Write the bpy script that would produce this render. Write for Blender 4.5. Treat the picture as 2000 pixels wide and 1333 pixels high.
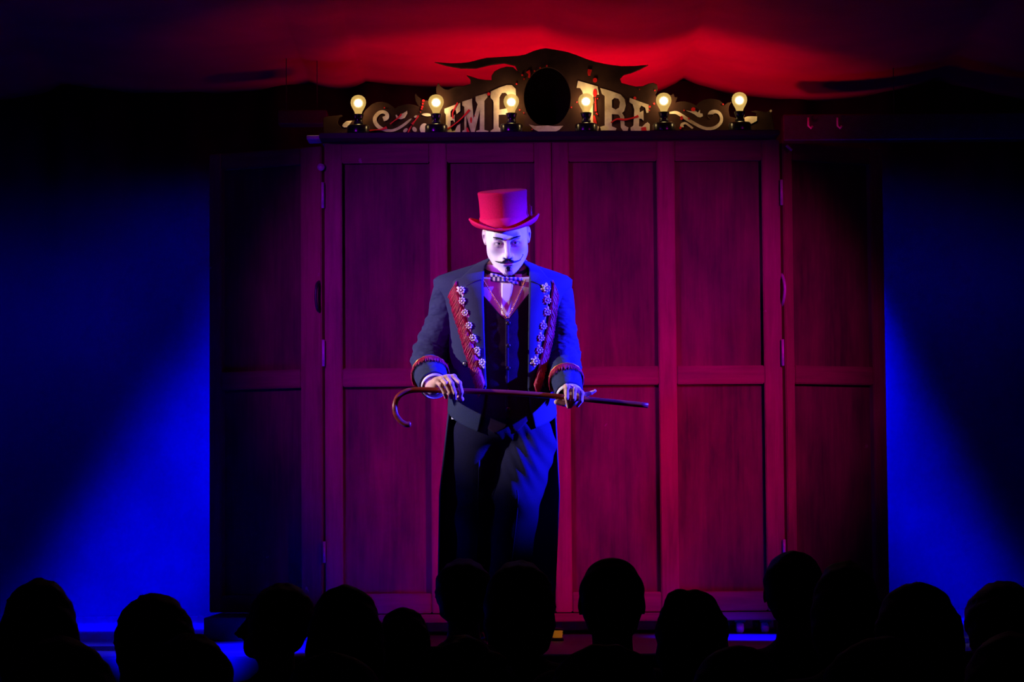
import bpy, bmesh, math, random
import numpy as np
from mathutils import Vector, Matrix
from mathutils.geometry import tessellate_polygon

random.seed(7)
rng = np.random.default_rng(7)
scene = bpy.context.scene
COL = scene.collection
for _o in list(bpy.data.objects):
    bpy.data.objects.remove(_o, do_unlink=True)

# ------------------------------------------------------------------ camera
F_PX = 5400.0
CAM = np.array([0.0, -12.0, 0.48])
TILT = math.radians(3.8)
ROLL = math.radians(0.43)
_f = np.array([0, math.cos(TILT), math.sin(TILT)])
_r0 = np.array([1.0, 0, 0])
_u0 = np.array([0, -math.sin(TILT), math.cos(TILT)])
_r = _r0 * math.cos(ROLL) - _u0 * math.sin(ROLL)
_u = _r0 * math.sin(ROLL) + _u0 * math.cos(ROLL)
cam_data = bpy.data.cameras.new('camera')
cam_data.sensor_width = 36.0
cam_data.lens = 36.0 * F_PX / 2000.0
cam_data.clip_end = 100
cam = bpy.data.objects.new('camera', cam_data)
COL.objects.link(cam)
cam.matrix_world = Matrix(((_r[0], _u[0], -_f[0], CAM[0]), (_r[1], _u[1], -_f[1], CAM[1]),
                           (_r[2], _u[2], -_f[2], CAM[2]), (0, 0, 0, 1)))
scene.camera = cam


def P(px, py, Y=0.0):
    """World point that stands in the vertical plane y = Y (a measuring aid only)."""
    d = _f + _r * ((px - 1000.0) / F_PX) - _u * ((py - 666.5) / F_PX)
    return CAM + d * ((Y - CAM[1]) / d[1])


# ------------------------------------------------------------------ view, world
vs = scene.view_settings
vs.view_transform = 'Standard'
vs.look = 'None'
vs.exposure = 0.0
vs.gamma = 1.0
vs.use_curve_mapping = False
scene.cycles.use_denoising = True
scene.cycles.max_bounces = 6
scene.cycles.volume_bounces = 0
scene.cycles.sample_clamp_indirect = 3.0
world = bpy.data.worlds.new('dark_hall')
scene.world = world
world.use_nodes = True
world.node_tree.nodes['Background'].inputs[0].default_value = (0.004, 0.001, 0.012, 1)
world.node_tree.nodes['Background'].inputs[1].default_value = 0.12


def spot(name, loc, target, color, power, angle, blend=0.5, radius=0.06):
    l = bpy.data.lights.new(name, 'SPOT')
    l.color = color
    l.energy = power
    l.spot_size = math.radians(angle)
    l.spot_blend = blend
    l.shadow_soft_size = radius
    o = bpy.data.objects.new(name, l)
    o.location = loc
    o.rotation_euler = (Vector(target) - Vector(loc)).to_track_quat('-Z', 'Y').to_euler()
    COL.objects.link(o)
    return o


# stage lanterns: two profile spots on the performer from the side booms
spot('profile_spot_white', (-5.6, -2.2, 2.9), (-0.10, -1.3, 1.27), (1.0, 0.88, 0.98), 1950, 13, 0.8, 0.05)
spot('profile_spot_blue', (5.6, -2.0, 2.9), (0.1, -1.3, 1.17), (0.016, 0.013, 1.0), 31000, 14, 0.8, 0.05)
# violet and magenta washes on the wooden doors from booms at both stage corners, passing beside the performer
spot('wash_violet', (-1.95, -3.2, 2.3), (-0.10, 0, 1.25), (0.40, 0.0, 1.0), 290, 37, 0.9, 0.08)
spot('wash_magenta', (2.25, -3.2, 2.2), (0.60, 0, 1.10), (1.0, 0.0, 0.70), 225, 37, 0.9, 0.08)
spot('wash_red', (3.5, -4.4, 1.5), (0.34, 0, 0.66), (1.0, 0.0, 0.06), 470, 20, 1.0, 0.15)
spot('wash_red_front', (-0.9, -6.2, 3.9), (0.05, 0, 0.85), (1.0, 0.0, 0.08), 150, 15, 1.0, 0.25)
# red up-lights on the tent cloth, behind the sign
spot('uplight_red_a', (-0.15, 1.0, 1.55), (-0.15, 2.6, 2.95), (1.0, 0.0, 0.10), 78, 66, 1.0, 0.1)
spot('uplight_red_b', (0.40, 1.0, 1.55), (0.42, 2.6, 2.95), (1.0, 0.0, 0.10), 62, 66, 1.0, 0.1)
spot('uplight_red_c', (0.90, 1.0, 1.55), (1.00, 2.6, 2.95), (1.0, 0.0, 0.14), 80, 62, 1.0, 0.1)
spot('uplight_red_d', (-0.75, 0.8, 1.55), (-0.85, 1.6, 2.95), (1.0, 0.0, 0.10), 6, 70, 1.0, 0.1)
spot('ceiling_fill_red', (0.25, 0.95, 1.55), (0.25, 1.8, 2.95), (1.0, 0.0, 0.16), 22, 120, 1.0, 0.1)  # weak wide fill added to redden the whole ceiling
# blue beams in the haze from above the booth, floor spots, added haze fills
spot('beam_blue_a', (-0.85, 1.25, 2.45), (-1.47, 1.35, 0.9), (0.0, 0.0, 1.0), 7500, 28, 1.0, 0.15)
spot('beam_blue_b', (1.22, 1.25, 2.45), (1.84, 1.35, 0.75), (0.0, 0.0, 1.0), 8000, 20, 1.0, 0.15)
spot('floor_blue', (-2.3, -4.2, 1.7), (-1.08, -1.15, 0.0), (0.0, 0.0, 1.0), 21000, 14, 0.8, 0.05)
spot('haze_fill_blue_a', (-1.1, 1.3, 2.35), (-3.2, 2.4, 0.6), (0.0, 0.0, 1.0), 130, 110, 1.0, 0.1)  # dim broad fill added in place of light scattered through the haze
spot('haze_fill_blue_b', (1.5, 1.3, 2.35), (3.2, 2.4, 0.6), (0.0, 0.0, 1.0), 50, 110, 1.0, 0.1)  # the same added haze fill on the right
spot('floor_blue_b', (2.8, -2.0, 2.6), (1.0, -0.35, 0.0), (0.0, 0.0, 1.0), 9000, 11, 0.7, 0.05)


# ------------------------------------------------------------------ helpers
def tag(o, label=None, cat=None, group=None, kind=None):
    if label: o['label'] = label
    if cat: o['category'] = cat
    if group: o['group'] = group
    if kind: o['kind'] = kind
    return o


def empty(name, loc=(0, 0, 0)):
    o = bpy.data.objects.new(name, None)
    o.location = loc
    o.empty_display_size = 0.05
    COL.objects.link(o)
    return o


def link_mesh(name, me, mat=None, parent=None, loc=None):
    if mat is not None:
        me.materials.clear()
        me.materials.append(mat)
    o = bpy.data.objects.new(name, me)
    COL.objects.link(o)
    if loc is not None:
        o.location = loc
    if parent is not None:
        o.parent = parent
        # every object's own location/rotation is given in world space
        pm = Matrix.Translation(parent.location) @ parent.rotation_euler.to_matrix().to_4x4()
        o.matrix_parent_inverse = pm.inverted()
    return o


def py_mesh(name, verts, faces, smooth=False):
    me = bpy.data.meshes.new(name)
    me.from_pydata([tuple(map(float, v)) for v in verts], [], [tuple(map(int, f)) for f in faces])
    if smooth:
        me.polygons.foreach_set('use_smooth', [True] * len(me.polygons))
    me.update()
    return me


def np_mesh(name, verts, quads, smooth=True):
    me = bpy.data.meshes.new(name)
    v = np.asarray(verts, dtype=np.float32)
    q = np.asarray(quads, dtype=np.int32)
    n = q.shape[1]
    me.vertices.add(len(v))
    me.vertices.foreach_set('co', v.ravel())
    me.loops.add(q.size)
    me.loops.foreach_set('vertex_index', q.ravel())
    me.polygons.add(len(q))
    me.polygons.foreach_set('loop_start', np.arange(0, q.size, n, dtype=np.int32))
    me.polygons.foreach_set('loop_total', np.full(len(q), n, dtype=np.int32))
    me.update(calc_edges=True)
    me.validate()
    if smooth:
        me.polygons.foreach_set('use_smooth', [True] * len(me.polygons))
    return me


def box_mesh(name, size, bevel=0.0, seg=1):
    bm = bmesh.new()
    bmesh.ops.create_cube(bm, size=1.0)
    for v in bm.verts:
        v.co = Vector((v.co.x * size[0], v.co.y * size[1], v.co.z * size[2]))
    if bevel > 0:
        bmesh.ops.bevel(bm, geom=list(bm.edges), offset=min(bevel, min(size) * 0.45), segments=seg, affect='EDGES')
    me = bpy.data.meshes.new(name)
    bm.to_mesh(me)
    bm.free()
    return me


def box(name, x0, x1, y0, y1, z0, z1, mat, parent=None, bevel=0.0, seg=1):
    me = box_mesh(name, (x1 - x0, y1 - y0, z1 - z0), bevel, seg)
    return link_mesh(name, me, mat, parent, ((x0 + x1) / 2, (y0 + y1) / 2, (z0 + z1) / 2))


def lathe_mesh(name, prof, n=28, close=True):
    """prof: list of (r, z) from bottom to top around the z axis."""
    v, f = [], []
    for r, z in prof:
        for k in range(n):
            a = 2 * math.pi * k / n
            v.append((r * math.cos(a), r * math.sin(a), z))
    for i in range(len(prof) - 1):
        for k in range(n):
            a, b = i * n + k, i * n + (k + 1) % n
            f.append((a, b, b + n, a + n))
    if close:
        f.append(tuple(reversed(range(n))))
        f.append(tuple(range((len(prof) - 1) * n, len(prof) * n)))
    return py_mesh(name, v, f, True)


def catmull(pts, per=6):
    p = [np.array(q, dtype=float) for q in pts]
    p = [2 * p[0] - p[1]] + p + [2 * p[-1] - p[-2]]
    out = []
    for i in range(1, len(p) - 2):
        for k in range(per):
            t = k / per
            a, b, c, d = p[i - 1], p[i], p[i + 1], p[i + 2]
            out.append(0.5 * ((2 * b) + (c - a) * t + (2 * a - 5 * b + 4 * c - d) * t * t + (3 * b - a - 3 * c + d) * t ** 3))
    out.append(p[-2])
    return out


def tube_arrays(path, radii, n=12, cap=True, wob=None, up=(0, 0, 1)):
    path = [np.array(q, dtype=float) for q in path]
    m = len(path)
    v, f = [], []
    ref = np.array(up, dtype=float)
    for i in range(m):
        t = path[min(i + 1, m - 1)] - path[max(i - 1, 0)]
        t = t / (np.linalg.norm(t) + 1e-9)
        s = np.cross(t, ref)
        if np.linalg.norm(s) < 1e-4:
            s = np.cross(t, np.array([1.0, 0, 0]))
        s /= np.linalg.norm(s)
        w = np.cross(s, t)
        ref = w
        r = radii[i] if hasattr(radii, '__len__') else radii
        for k in range(n):
            a = 2 * math.pi * k / n
            rr = r * (1 + (wob(i / (m - 1), a) if wob else 0))
            v.append(path[i] + rr * (math.cos(a) * s + math.sin(a) * w))
    for i in range(m - 1):
        for k in range(n):
            a, b = i * n + k, i * n + (k + 1) % n
            f.append((a, b, b + n, a + n))
    if cap:
        f.append(tuple(reversed(range(n))))
        f.append(tuple(range((m - 1) * n, m * n)))
    return v, f


def tube(name, path, radii, mat, parent=None, n=12, cap=True, wob=None, smooth=True):
    v, f = tube_arrays(path, radii, n, cap, wob)
    return link_mesh(name, py_mesh(name, v, f, smooth), mat, parent)


def merge_arrays(parts):
    V, Fc = [], []
    for v, f in parts:
        o = len(V)
        V.extend(v)
        Fc.extend([tuple(i + o for i in q) for q in f])
    return V, Fc


def plate_arrays(outer, holes, Y0, Y1):
    """A sheet cut to an outline given in (x, z) metres, between y = Y0 (front) and Y1 (back)."""
    loops = [outer] + list(holes)
    flat = [p for l in loops for p in l]
    tris = tessellate_polygon([[Vector((p[0], p[1], 0)) for p in l] for l in loops])
    n = len(flat)
    v = [(p[0], Y0, p[1]) for p in flat] + [(p[0], Y1, p[1]) for p in flat]
    f = []
    for a, b, c in tris:
        A, B, C = flat[a], flat[b], flat[c]
        cr = (B[0] - A[0]) * (C[1] - A[1]) - (B[1] - A[1]) * (C[0] - A[0])
        if cr < 0:
            a, c = c, a
        f.append((a, b, c))
        f.append((c + n, b + n, a + n))
    o = 0
    for l in loops:
        k = len(l)
        for i in range(k):
            a, b = o + i, o + (i + 1) % k
            f.append((a, a + n, b + n, b))
        o += k
    return v, f


def plate(name, outer_px, mat, parent, Y0, Y1, holes_px=(), ref=None):
    ref = Y0 if ref is None else ref
    cv = lambda l: [(P(x, y, ref)[0], P(x, y, ref)[2]) for x, y in l]
    v, f = plate_arrays(cv(outer_px), [cv(h) for h in holes_px], Y0, Y1)
    me = py_mesh(name, v, f)
    bm = bmesh.new(); bm.from_mesh(me)
    bmesh.ops.recalc_face_normals(bm, faces=bm.faces)
    bm.to_mesh(me); bm.free()
    return link_mesh(name, me, mat, parent)


def stroke_poly(pts, widths, per=4):
    c = catmull([(p[0], p[1], w) for p, w in zip(pts, widths)], per)
    L, R = [], []
    for i in range(len(c)):
        t = c[min(i + 1, len(c) - 1)][:2] - c[max(i - 1, 0)][:2]
        t = t / (np.linalg.norm(t) + 1e-9)
        nn = np.array([-t[1], t[0]])
        w = c[i][2] / 2
        L.append(tuple(c[i][:2] + nn * w)); R.append(tuple(c[i][:2] - nn * w))
    return L + R[::-1]


def ell_poly(cx, cy, a, b, rot=0, n=14):
    r = math.radians(rot)
    return [(cx + a * math.cos(t) * math.cos(r) - b * math.sin(t) * math.sin(r),
             cy + a * math.cos(t) * math.sin(r) + b * math.sin(t) * math.cos(r)) for t in [2 * math.pi * k / n for k in range(n)]]


# ------------------------------------------------------------------ materials
def new_mat(name):
    m = bpy.data.materials.new(name)
    m.use_nodes = True
    nt = m.node_tree
    b = nt.nodes['Principled BSDF']
    return m, nt, b


def mat(name, col, rough=0.6, var=0.12, scale=30, bump=0.0, metal=0.0, stretch=(1, 1, 1), spec=0.4, sheen=0.0, col2=None, bump_scale=None):
    m, nt, b = new_mat(name)
    tc = nt.nodes.new('ShaderNodeTexCoord')
    mp = nt.nodes.new('ShaderNodeMapping')
    mp.inputs['Scale'].default_value = stretch
    nt.links.new(tc.outputs['Object'], mp.inputs[0])
    no = nt.nodes.new('ShaderNodeTexNoise')
    no.inputs['Scale'].default_value = scale
    no.inputs['Detail'].default_value = 4
    nt.links.new(mp.outputs[0], no.inputs['Vector'])
    cr = nt.nodes.new('ShaderNodeValToRGB')
    c2 = col2 or tuple(min(1, c * (1 + var)) for c in col)
    c1 = tuple(c * (1 - var) for c in col)
    cr.color_ramp.elements[0].color = (*c1, 1); cr.color_ramp.elements[0].position = 0.3
    cr.color_ramp.elements[1].color = (*c2, 1); cr.color_ramp.elements[1].position = 0.7
    nt.links.new(no.outputs[0], cr.inputs[0])
    nt.links.new(cr.outputs[0], b.inputs['Base Color'])
    b.inputs['Roughness'].default_value = rough
    b.inputs['Metallic'].default_value = metal
    b.inputs['Specular IOR Level'].default_value = spec
    b.inputs['Sheen Weight'].default_value = sheen
    if bump:
        bp = nt.nodes.new('ShaderNodeBump')
        bp.inputs['Strength'].default_value = bump
        bp.inputs['Distance'].default_value = 0.004
        n2 = no
        if bump_scale:
            n2 = nt.nodes.new('ShaderNodeTexNoise')
            n2.inputs['Scale'].default_value = bump_scale
            n2.inputs['Detail'].default_value = 3
            nt.links.new(mp.outputs[0], n2.inputs['Vector'])
        nt.links.new(n2.outputs[0], bp.inputs['Height'])
        nt.links.new(bp.outputs[0], b.inputs['Normal'])
    return m


def wood(name, col_lo, col_hi, horizontal=False, streak=1.0, chips=0.0, rough=0.5):
    m, nt, b = new_mat(name)
    N = nt.nodes.new; L = nt.links.new
    tc = N('ShaderNodeTexCoord'); oi = N('ShaderNodeObjectInfo')
    add = N('ShaderNodeVectorMath'); add.operation = 'MULTIPLY_ADD'
    add.inputs[1].default_value = (1, 1, 1)
    sc = N('ShaderNodeVectorMath'); sc.operation = 'SCALE'; sc.inputs[0].default_value = (7, 3, 11)
    L(oi.outputs['Random'], sc.inputs['Scale'])
    L(tc.outputs['Object'], add.inputs[0]); L(sc.outputs[0], add.inputs[2])
    mp = N('ShaderNodeMapping'); mp.inputs['Scale'].default_value = (2.2, 30, 34) if horizontal else (34, 30, 2.2)
    L(add.outputs[0], mp.inputs[0])
    n1 = N('ShaderNodeTexNoise'); n1.inputs['Scale'].default_value = 1.6; n1.inputs['Detail'].default_value = 6; n1.inputs['Distortion'].default_value = 0.7
    L(mp.outputs[0], n1.inputs['Vector'])
    mp2 = N('ShaderNodeMapping'); mp2.inputs['Scale'].default_value = (1.2, 4, 5) if horizontal else (5, 4, 1.5)
    L(add.outputs[0], mp2.inputs[0])
    n2 = N('ShaderNodeTexNoise'); n2.inputs['Scale'].default_value = 1.3; n2.inputs['Detail'].default_value = 5; n2.inputs['Roughness'].default_value = 0.6
    L(mp2.outputs[0], n2.inputs['Vector'])
    mx = N('ShaderNodeMath'); mx.operation = 'MULTIPLY_ADD'; mx.inputs[1].default_value = 0.45 * streak
    L(n1.outputs[0], mx.inputs[0])
    m2 = N('ShaderNodeMath'); m2.operation = 'MULTIPLY'; m2.inputs[1].default_value = 0.9
    L(n2.outputs[0], m2.inputs[0]); L(m2.outputs[0], mx.inputs[2])
    cr = N('ShaderNodeValToRGB')
    cr.color_ramp.elements[0].position = 0.40; cr.color_ramp.elements[0].color = (*col_lo, 1)
    cr.color_ramp.elements[1].position = 0.86; cr.color_ramp.elements[1].color = (*col_hi, 1)
    L(mx.outputs[0], cr.inputs[0])
    out = cr.outputs[0]
    if chips > 0:
        n3 = N('ShaderNodeTexNoise'); n3.inputs['Scale'].default_value = 9; n3.inputs['Detail'].default_value = 5
        L(add.outputs[0], n3.inputs['Vector'])
        c3 = N('ShaderNodeValToRGB')
        c3.color_ramp.elements[0].position = 0.735; c3.color_ramp.elements[0].color = (0, 0, 0, 1)
        c3.color_ramp.elements[1].position = 0.75; c3.color_ramp.elements[1].color = (chips, chips, chips, 1)
        L(n3.outputs[0], c3.inputs[0])
        mix = N('ShaderNodeMix'); mix.data_type = 'RGBA'
        L(c3.outputs[0], mix.inputs['Factor']); L(out, mix.inputs['A'])
        mix.inputs['B'].default_value = (0.55, 0.38, 0.33, 1)
        out = mix.outputs['Result']
    L(out, b.inputs['Base Color'])
    b.inputs['Roughness'].default_value = rough
    b.inputs['Specular IOR Level'].default_value = 0.35
    bp = N('ShaderNodeBump'); bp.inputs['Strength'].default_value = 0.25; bp.inputs['Distance'].default_value = 0.003
    L(n1.outputs[0], bp.inputs['Height']); L(bp.outputs[0], b.inputs['Normal'])
    return m


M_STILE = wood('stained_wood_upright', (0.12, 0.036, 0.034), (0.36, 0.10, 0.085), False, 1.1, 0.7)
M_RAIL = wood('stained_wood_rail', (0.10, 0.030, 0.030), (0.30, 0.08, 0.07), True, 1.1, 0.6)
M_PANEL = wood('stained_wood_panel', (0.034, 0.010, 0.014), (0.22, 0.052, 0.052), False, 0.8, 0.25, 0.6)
M_BACKB = mat('rough_board', (0.03, 0.012, 0.012), 0.8)
M_LEDGE = mat('black_painted_ledge', (0.018, 0.014, 0.02), 0.45, 0.2, 12, 0.1)
M_BLACK = mat('black_cloth', (0.020, 0.006, 0.010), 0.95, 0.3, 8, spec=0.1)
M_STAGE = mat('stage_floor_paint', (0.10, 0.10, 0.12), 0.45, 0.3, 4, 0.1, stretch=(1, 6, 1))
M_STAGE_F = mat('stage_front_cloth', (0.03, 0.03, 0.045), 0.8, 0.3, 6)
M_HALL = mat('hall_floor_paint', (0.01, 0.01, 0.012), 0.8, 0.3, 6)
M_TENT = mat('red_tent_cloth', (0.62, 0.015, 0.05), 0.85, 0.18, 2.2, 0.15, bump_scale=60, spec=0.15)
M_STEEL = mat('worn_steel', (0.60, 0.57, 0.60), 0.4, 0.15, 60, metal=0.15)
M_DARKST = mat('dark_steel', (0.05, 0.05, 0.06), 0.4, 0.2, 40, metal=0.5)
M_SIGN = mat('sign_brown_paint', (0.038, 0.017, 0.013), 0.8, 0.5, 9, 0.15, spec=0.06)
M_CREAM = mat('aged_cream_paint', (0.42, 0.30, 0.21), 0.7, 0.1, 16, 0.1, col2=(0.88, 0.76, 0.60), spec=0.1)
M_REDP = mat('red_splatter_paint', (0.60, 0.008, 0.012), 0.5, 0.15, 20)
M_SOCKET = mat('black_bakelite', (0.010, 0.010, 0.014), 0.22, 0.1, 20, spec=0.6)

# ------------------------------------------------------------------ setting
box('floor', -9, 9, -14, 4.2, -1.0, -0.93, M_HALL)
tag(bpy.data.objects['floor'], 'dark hall floor under the audience', 'floor', kind='structure')
st = box('stage_platform', -6, 6, -1.73, 3.3, -0.93, 0.0, M_STAGE, bevel=0.006)
tag(st, 'low stage platform with a dark painted top lit blue', 'stage', kind='structure')


def drape_arrays(x0, x1, z0, z1, Y, amp, wl, nx, nz, ph=0.0):
    v, f = [], []
    for j in range(nz + 1):
        for i in range(nx + 1):
            x = x0 + (x1 - x0) * i / nx
            z = z0 + (z1 - z0) * j / nz
            v.append((x, Y + amp * (math.sin(2 * math.pi * x / wl + ph) + 0.5 * math.sin(2 * math.pi * x / (wl * 0.43) + 1.3 * math.sin(z))), z))
    for j in range(nz):
        for i in range(nx):
            a = j * (nx + 1) + i
            f.append((a, a + 1, a + nx + 2, a + nx + 1))
    return v, f


v, f = drape_arrays(-6, 6, 0.0, 2.90, 3.05, 0.035, 0.55, 260, 4)
wb = link_mesh('wall_back', py_mesh('wall_back', v, f, True), M_BLACK)
tag(wb, 'black pleated cloth hanging across the back of the stage', 'backdrop', kind='structure')
sm = wb.modifiers.new('thick', 'SOLIDIFY'); sm.thickness = 0.01

# tent cloth overhead, sagging between its seams
SEAMS = [-5.2, -3.6, -2.45, -1.10, -0.79, 0.16, 0.95, 2.35, 3.7, 5.2]


SAG = [0.10, 0.09, 0.05, 0.03, 0.028, 0.10, 0.11, 0.12, 0.12]


def tent_z(x, y):
    for a, b in zip(SEAMS[:-1], SEAMS[1:]):
        if a <= x <= b:
            t = (x - a) / (b - a)
            w = b - a
            return 2.95 - 0.02 * (y - 1.5) - SAG[SEAMS.index(a)] * (4 * t * (1 - t)) ** 0.9 * (0.55 + 0.18 * y)
    return 2.95


xs = sorted(set([round(a + (b - a) * k / 16, 6) for a, b in zip(SEAMS[:-1], SEAMS[1:]) for k in range(17)]))
ys = [-2.0 + 5.1 * k / 24 for k in range(25)]
v = [(x, y, tent_z(x, y)) for y in ys for x in xs]
nx = len(xs)
f = [(j * nx + i, j * nx + i + 1, (j + 1) * nx + i + 1, (j + 1) * nx + i) for j in range(len(ys) - 1) for i in range(nx - 1)]
te = link_mesh('ceiling', py_mesh('ceiling', v, f, True), M_TENT)
te.data.polygons.foreach_set('use_smooth', [True] * len(te.data.polygons))
sm = te.modifiers.new('thick', 'SOLIDIFY'); sm.thickness = 0.008
tag(te, 'red tent cloth overhead sagging in panels between its seams', 'ceiling', kind='structure')
for k, x in enumerate(SEAMS[1:-1]):
    tube('seam', [(x, y, tent_z(x, y) - 0.001) for y in ys], 0.0035, M_TENT, te, 8)

# dark truss beam behind, on the right, with two hanging hooks
tb = empty('truss_beam', (2.6, 2.3, 2.5))
zt = P(1700, 225, 2.3)[2]; zb = P(1700, 276, 2.3)[2]
box('beam', P(1528, 250, 2.3)[0], 5.5, 2.25, 2.37, zb, zt, M_DARKST, tb, 0.006)
tag(tb, 'dark horizontal truss beam behind the right wing of the wooden screen', 'beam')
for px in (1579, 1636):
    p = P(px, 230, 2.2); q = P(px, 246, 2.2)
    tube('hook', [p, q, q + np.array([0.012, 0, -0.012]), q + np.array([0.022, 0, 0.0])], 0.006, M_STEEL, tb, 8)
tb2 = box('beam_stub', P(545, 230, 2.3)[0], P(640, 230, 2.3)[0], 2.22, 2.36, P(600, 246, 2.3)[2], P(600, 219, 2.3)[2], M_BACKB, None, 0.005)
tag(tb2, 'short dark red wooden beam behind the left end of the sign', 'beam')
for X in (2.0, 3.6, 5.2):
    box('hanger', X - 0.002, X + 0.002, 2.30, 2.304, zt - 0.002, 2.95, M_DARKST, tb)
for px in (560, 620):
    X = P(px, 230, 2.3)[0]
    box('hanger', X - 0.002, X + 0.002, 2.28, 2.284, P(600, 219, 2.3)[2] - 0.002, 2.95, M_DARKST, tb2)

# risers under the wings
rl = box('riser', P(398, 1200, -0.32)[0], -0.80, -0.32, 0.75, 0.0, 0.098, M_STAGE_F, None, 0.004)
tag(rl, 'low dark riser lit blue under the left wing of the screen', 'riser', 'risers under the wings')
rr = box('riser', 1.19, P(1742, 1200, -0.32)[0], -0.32, 0.75, 0.0, 0.098, M_STAGE_F, None, 0.004)
tag(rr, 'low dark riser under the right wing of the screen', 'riser', 'risers under the wings')

# ------------------------------------------------------------------ the wooden booth with folding doors
X0 = lambda px: P(px, 730, 0)[0]
Z0 = lambda py: P(1080, py, 0)[2]
XL, XS, XR = X0(634), X0(1081), X0(1529)
ZT, ZB = Z0(277), Z0(1197)
booth = empty('wooden_booth', (XS, 0.3, 0.0))
tag(booth, 'dark red stained wooden booth with four panelled doors and a black ledge', 'booth')
RECESS = 0.034


def make_door(name, w, z0, z1, xs_frac, rails, label, hinge_side=None, sw=(0.078, 0.078, 0.078), hl=()):
    """Door built flat: x from 0 to w, front at y = 0. Returns the backing board that parents its pieces."""
    H = z1 - z0
    bk = box(name, 0.004, w - 0.004, RECESS + 0.012, RECESS + 0.024, z0 + 0.004, z1 - 0.004, M_BACKB, None)
    d = bk
    if label: d['label'] = label
    cols = xs_frac
    for a, b in cols:
        box('stile', a, b, 0.0, RECESS + 0.012, z0, z1, M_STILE, d, 0.004, 2)
    gaps = [(cols[i][1], cols[i + 1][0]) for i in range(len(cols) - 1)]
    for a, b in rails:
        for g0, g1 in gaps:
            box('rail', g0 + 0.0004, g1 - 0.0004, 0.002, RECESS + 0.012, a, b, M_RAIL, d, 0.004, 2)
    for i in range(len(rails) - 1):
        za, zb_ = rails[i][1], rails[i + 1][0]
        for g0, g1 in gaps:
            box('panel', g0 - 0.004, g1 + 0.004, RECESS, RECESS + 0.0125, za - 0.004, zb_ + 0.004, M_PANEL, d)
    return d


def place(door, loc, rz):
    """Set the finished door (pieces parented with identity inverse) at its place."""
    mw = Matrix.Translation(loc) @ Matrix.Rotation(rz, 4, 'Z')
    door.matrix_world = mw @ Matrix.Translation(door.location)
    bpy.context.view_layer.update()


def adopt(child, parent):
    bpy.context.view_layer.update()
    mwc = child.matrix_world.copy()
    child.parent = parent
    child.matrix_parent_inverse = parent.matrix_world.inverted()
    child.matrix_world = mwc


zr = [(ZB, Z0(1158)), (Z0(753), Z0(717)), (Z0(316), ZT)]
wl = XS - XL
cols_l = [(0.0015, X0(669) - XL), (X0(841) - XL, X0(875) - XL), (X0(1047) - XL, wl - 0.0015)]
dl = make_door('door', wl, ZB, ZT, cols_l, zr, 'left middle door, four recessed panels, behind the man')
place(dl, (XL, 0, 0), 0)
wr = XR - XS
cols_r = [(0.0015, X0(1114) - XS), (X0(1287) - XS, X0(1322) - XS), (X0(1493) - XS, wr - 0.0015)]
dr = make_door('door', wr, ZB, ZT, cols_r, zr, 'right middle door, four recessed panels, fully in view')
place(dr, (XS, 0, 0), 0)
ZWB = 0.103
zw = [(ZWB, ZWB + 0.075), (Z0(753), Z0(717)), (ZT - 0.085, ZT - 0.012)]
# wings fold back
ox_l = P(408, 740, 0.24)[0]
wwl = math.hypot(XL - 0.012 - ox_l, 0.24)
ang_l = math.atan2(-0.24, XL - 0.012 - ox_l)
wing_l = make_door('door', wwl, ZWB, ZT - 0.012, [(0.001, 0.062), (wwl - 0.105, wwl - 0.001)], zw, 'left outer door folded back, almost black, edged by blue light')
place(wing_l, (ox_l, 0.24, 0), ang_l)
ox_r = P(1731, 740, 0.22)[0]
wwr = math.hypot(ox_r - XR - 0.012, 0.22)
ang_r = math.atan2(0.22, ox_r - XR - 0.012)
wing_r = make_door('door', wwr, ZWB, ZT - 0.012, [(0.001, 0.048), (wwr - 0.066, wwr - 0.001)], zw, 'right outer door folded back, very dark purple wood')
place(wing_r, (XR + 0.012, 0, 0), ang_r)

# body behind the doors, ledge, plinth, castors
bmn = [box('side_board', XL, XL + 0.02, 0.052, 0.62, ZB, ZT, M_BACKB, booth), box('side_board', XR - 0.02, XR, 0.052, 0.62, ZB, ZT, M_BACKB, booth),
       box('back_board', XL, XR, 0.60, 0.62, ZB, ZT, M_BACKB, booth)]
led = box('ledge', X0(629), X0(1523), -0.15, 0.62, ZT + 0.003, Z0(266), M_LEDGE, booth, 0.004, 2)
tr_ = box('ledge_trim', X0(632), X0(1523), -0.006, 0.05, ZT - 0.004, ZT + 0.003, M_RAIL, booth)
lb = box('ledge_bracket', X0(603), X0(629), -0.10, 0.04, Z0(275), Z0(267), M_STEEL, booth, 0.003)
lb['label'] = 'small pale bracket at the left end of the ledge'
strap = tube('strap', [P(1536, 284, -0.03), P(1547, 294, -0.03)], 0.006, M_STEEL, booth, 8)
plinth = box('plinth', XL + 0.02, XR - 0.005, -0.01, 0.60, Z0(1215), ZB - 0.004, M_RAIL, booth, 0.004, 2)
for px in (700, 900, 1185, 1441, 1490):
    x = X0(px)
    for yy in (0.06, 0.5):
        me = lathe_mesh('castor', [(0.001, -0.016), (0.020, -0.016), (0.026, -0.008), (0.026, 0.008), (0.020, 0.016), (0.001, 0.016)], 16)
        o = link_mesh('castor', me, M_STEEL, booth, (x, yy, 0.0265))
        o.rotation_euler = (0, math.pi / 2, 0)
        box('castor_fork', x - 0.024, x + 0.024, yy - 0.02, yy + 0.02, 0.050, Z0(1215) + 0.002, M_DARKST, booth)
for d in (dl, dr, wing_l, wing_r):
    adopt(d, booth)


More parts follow.
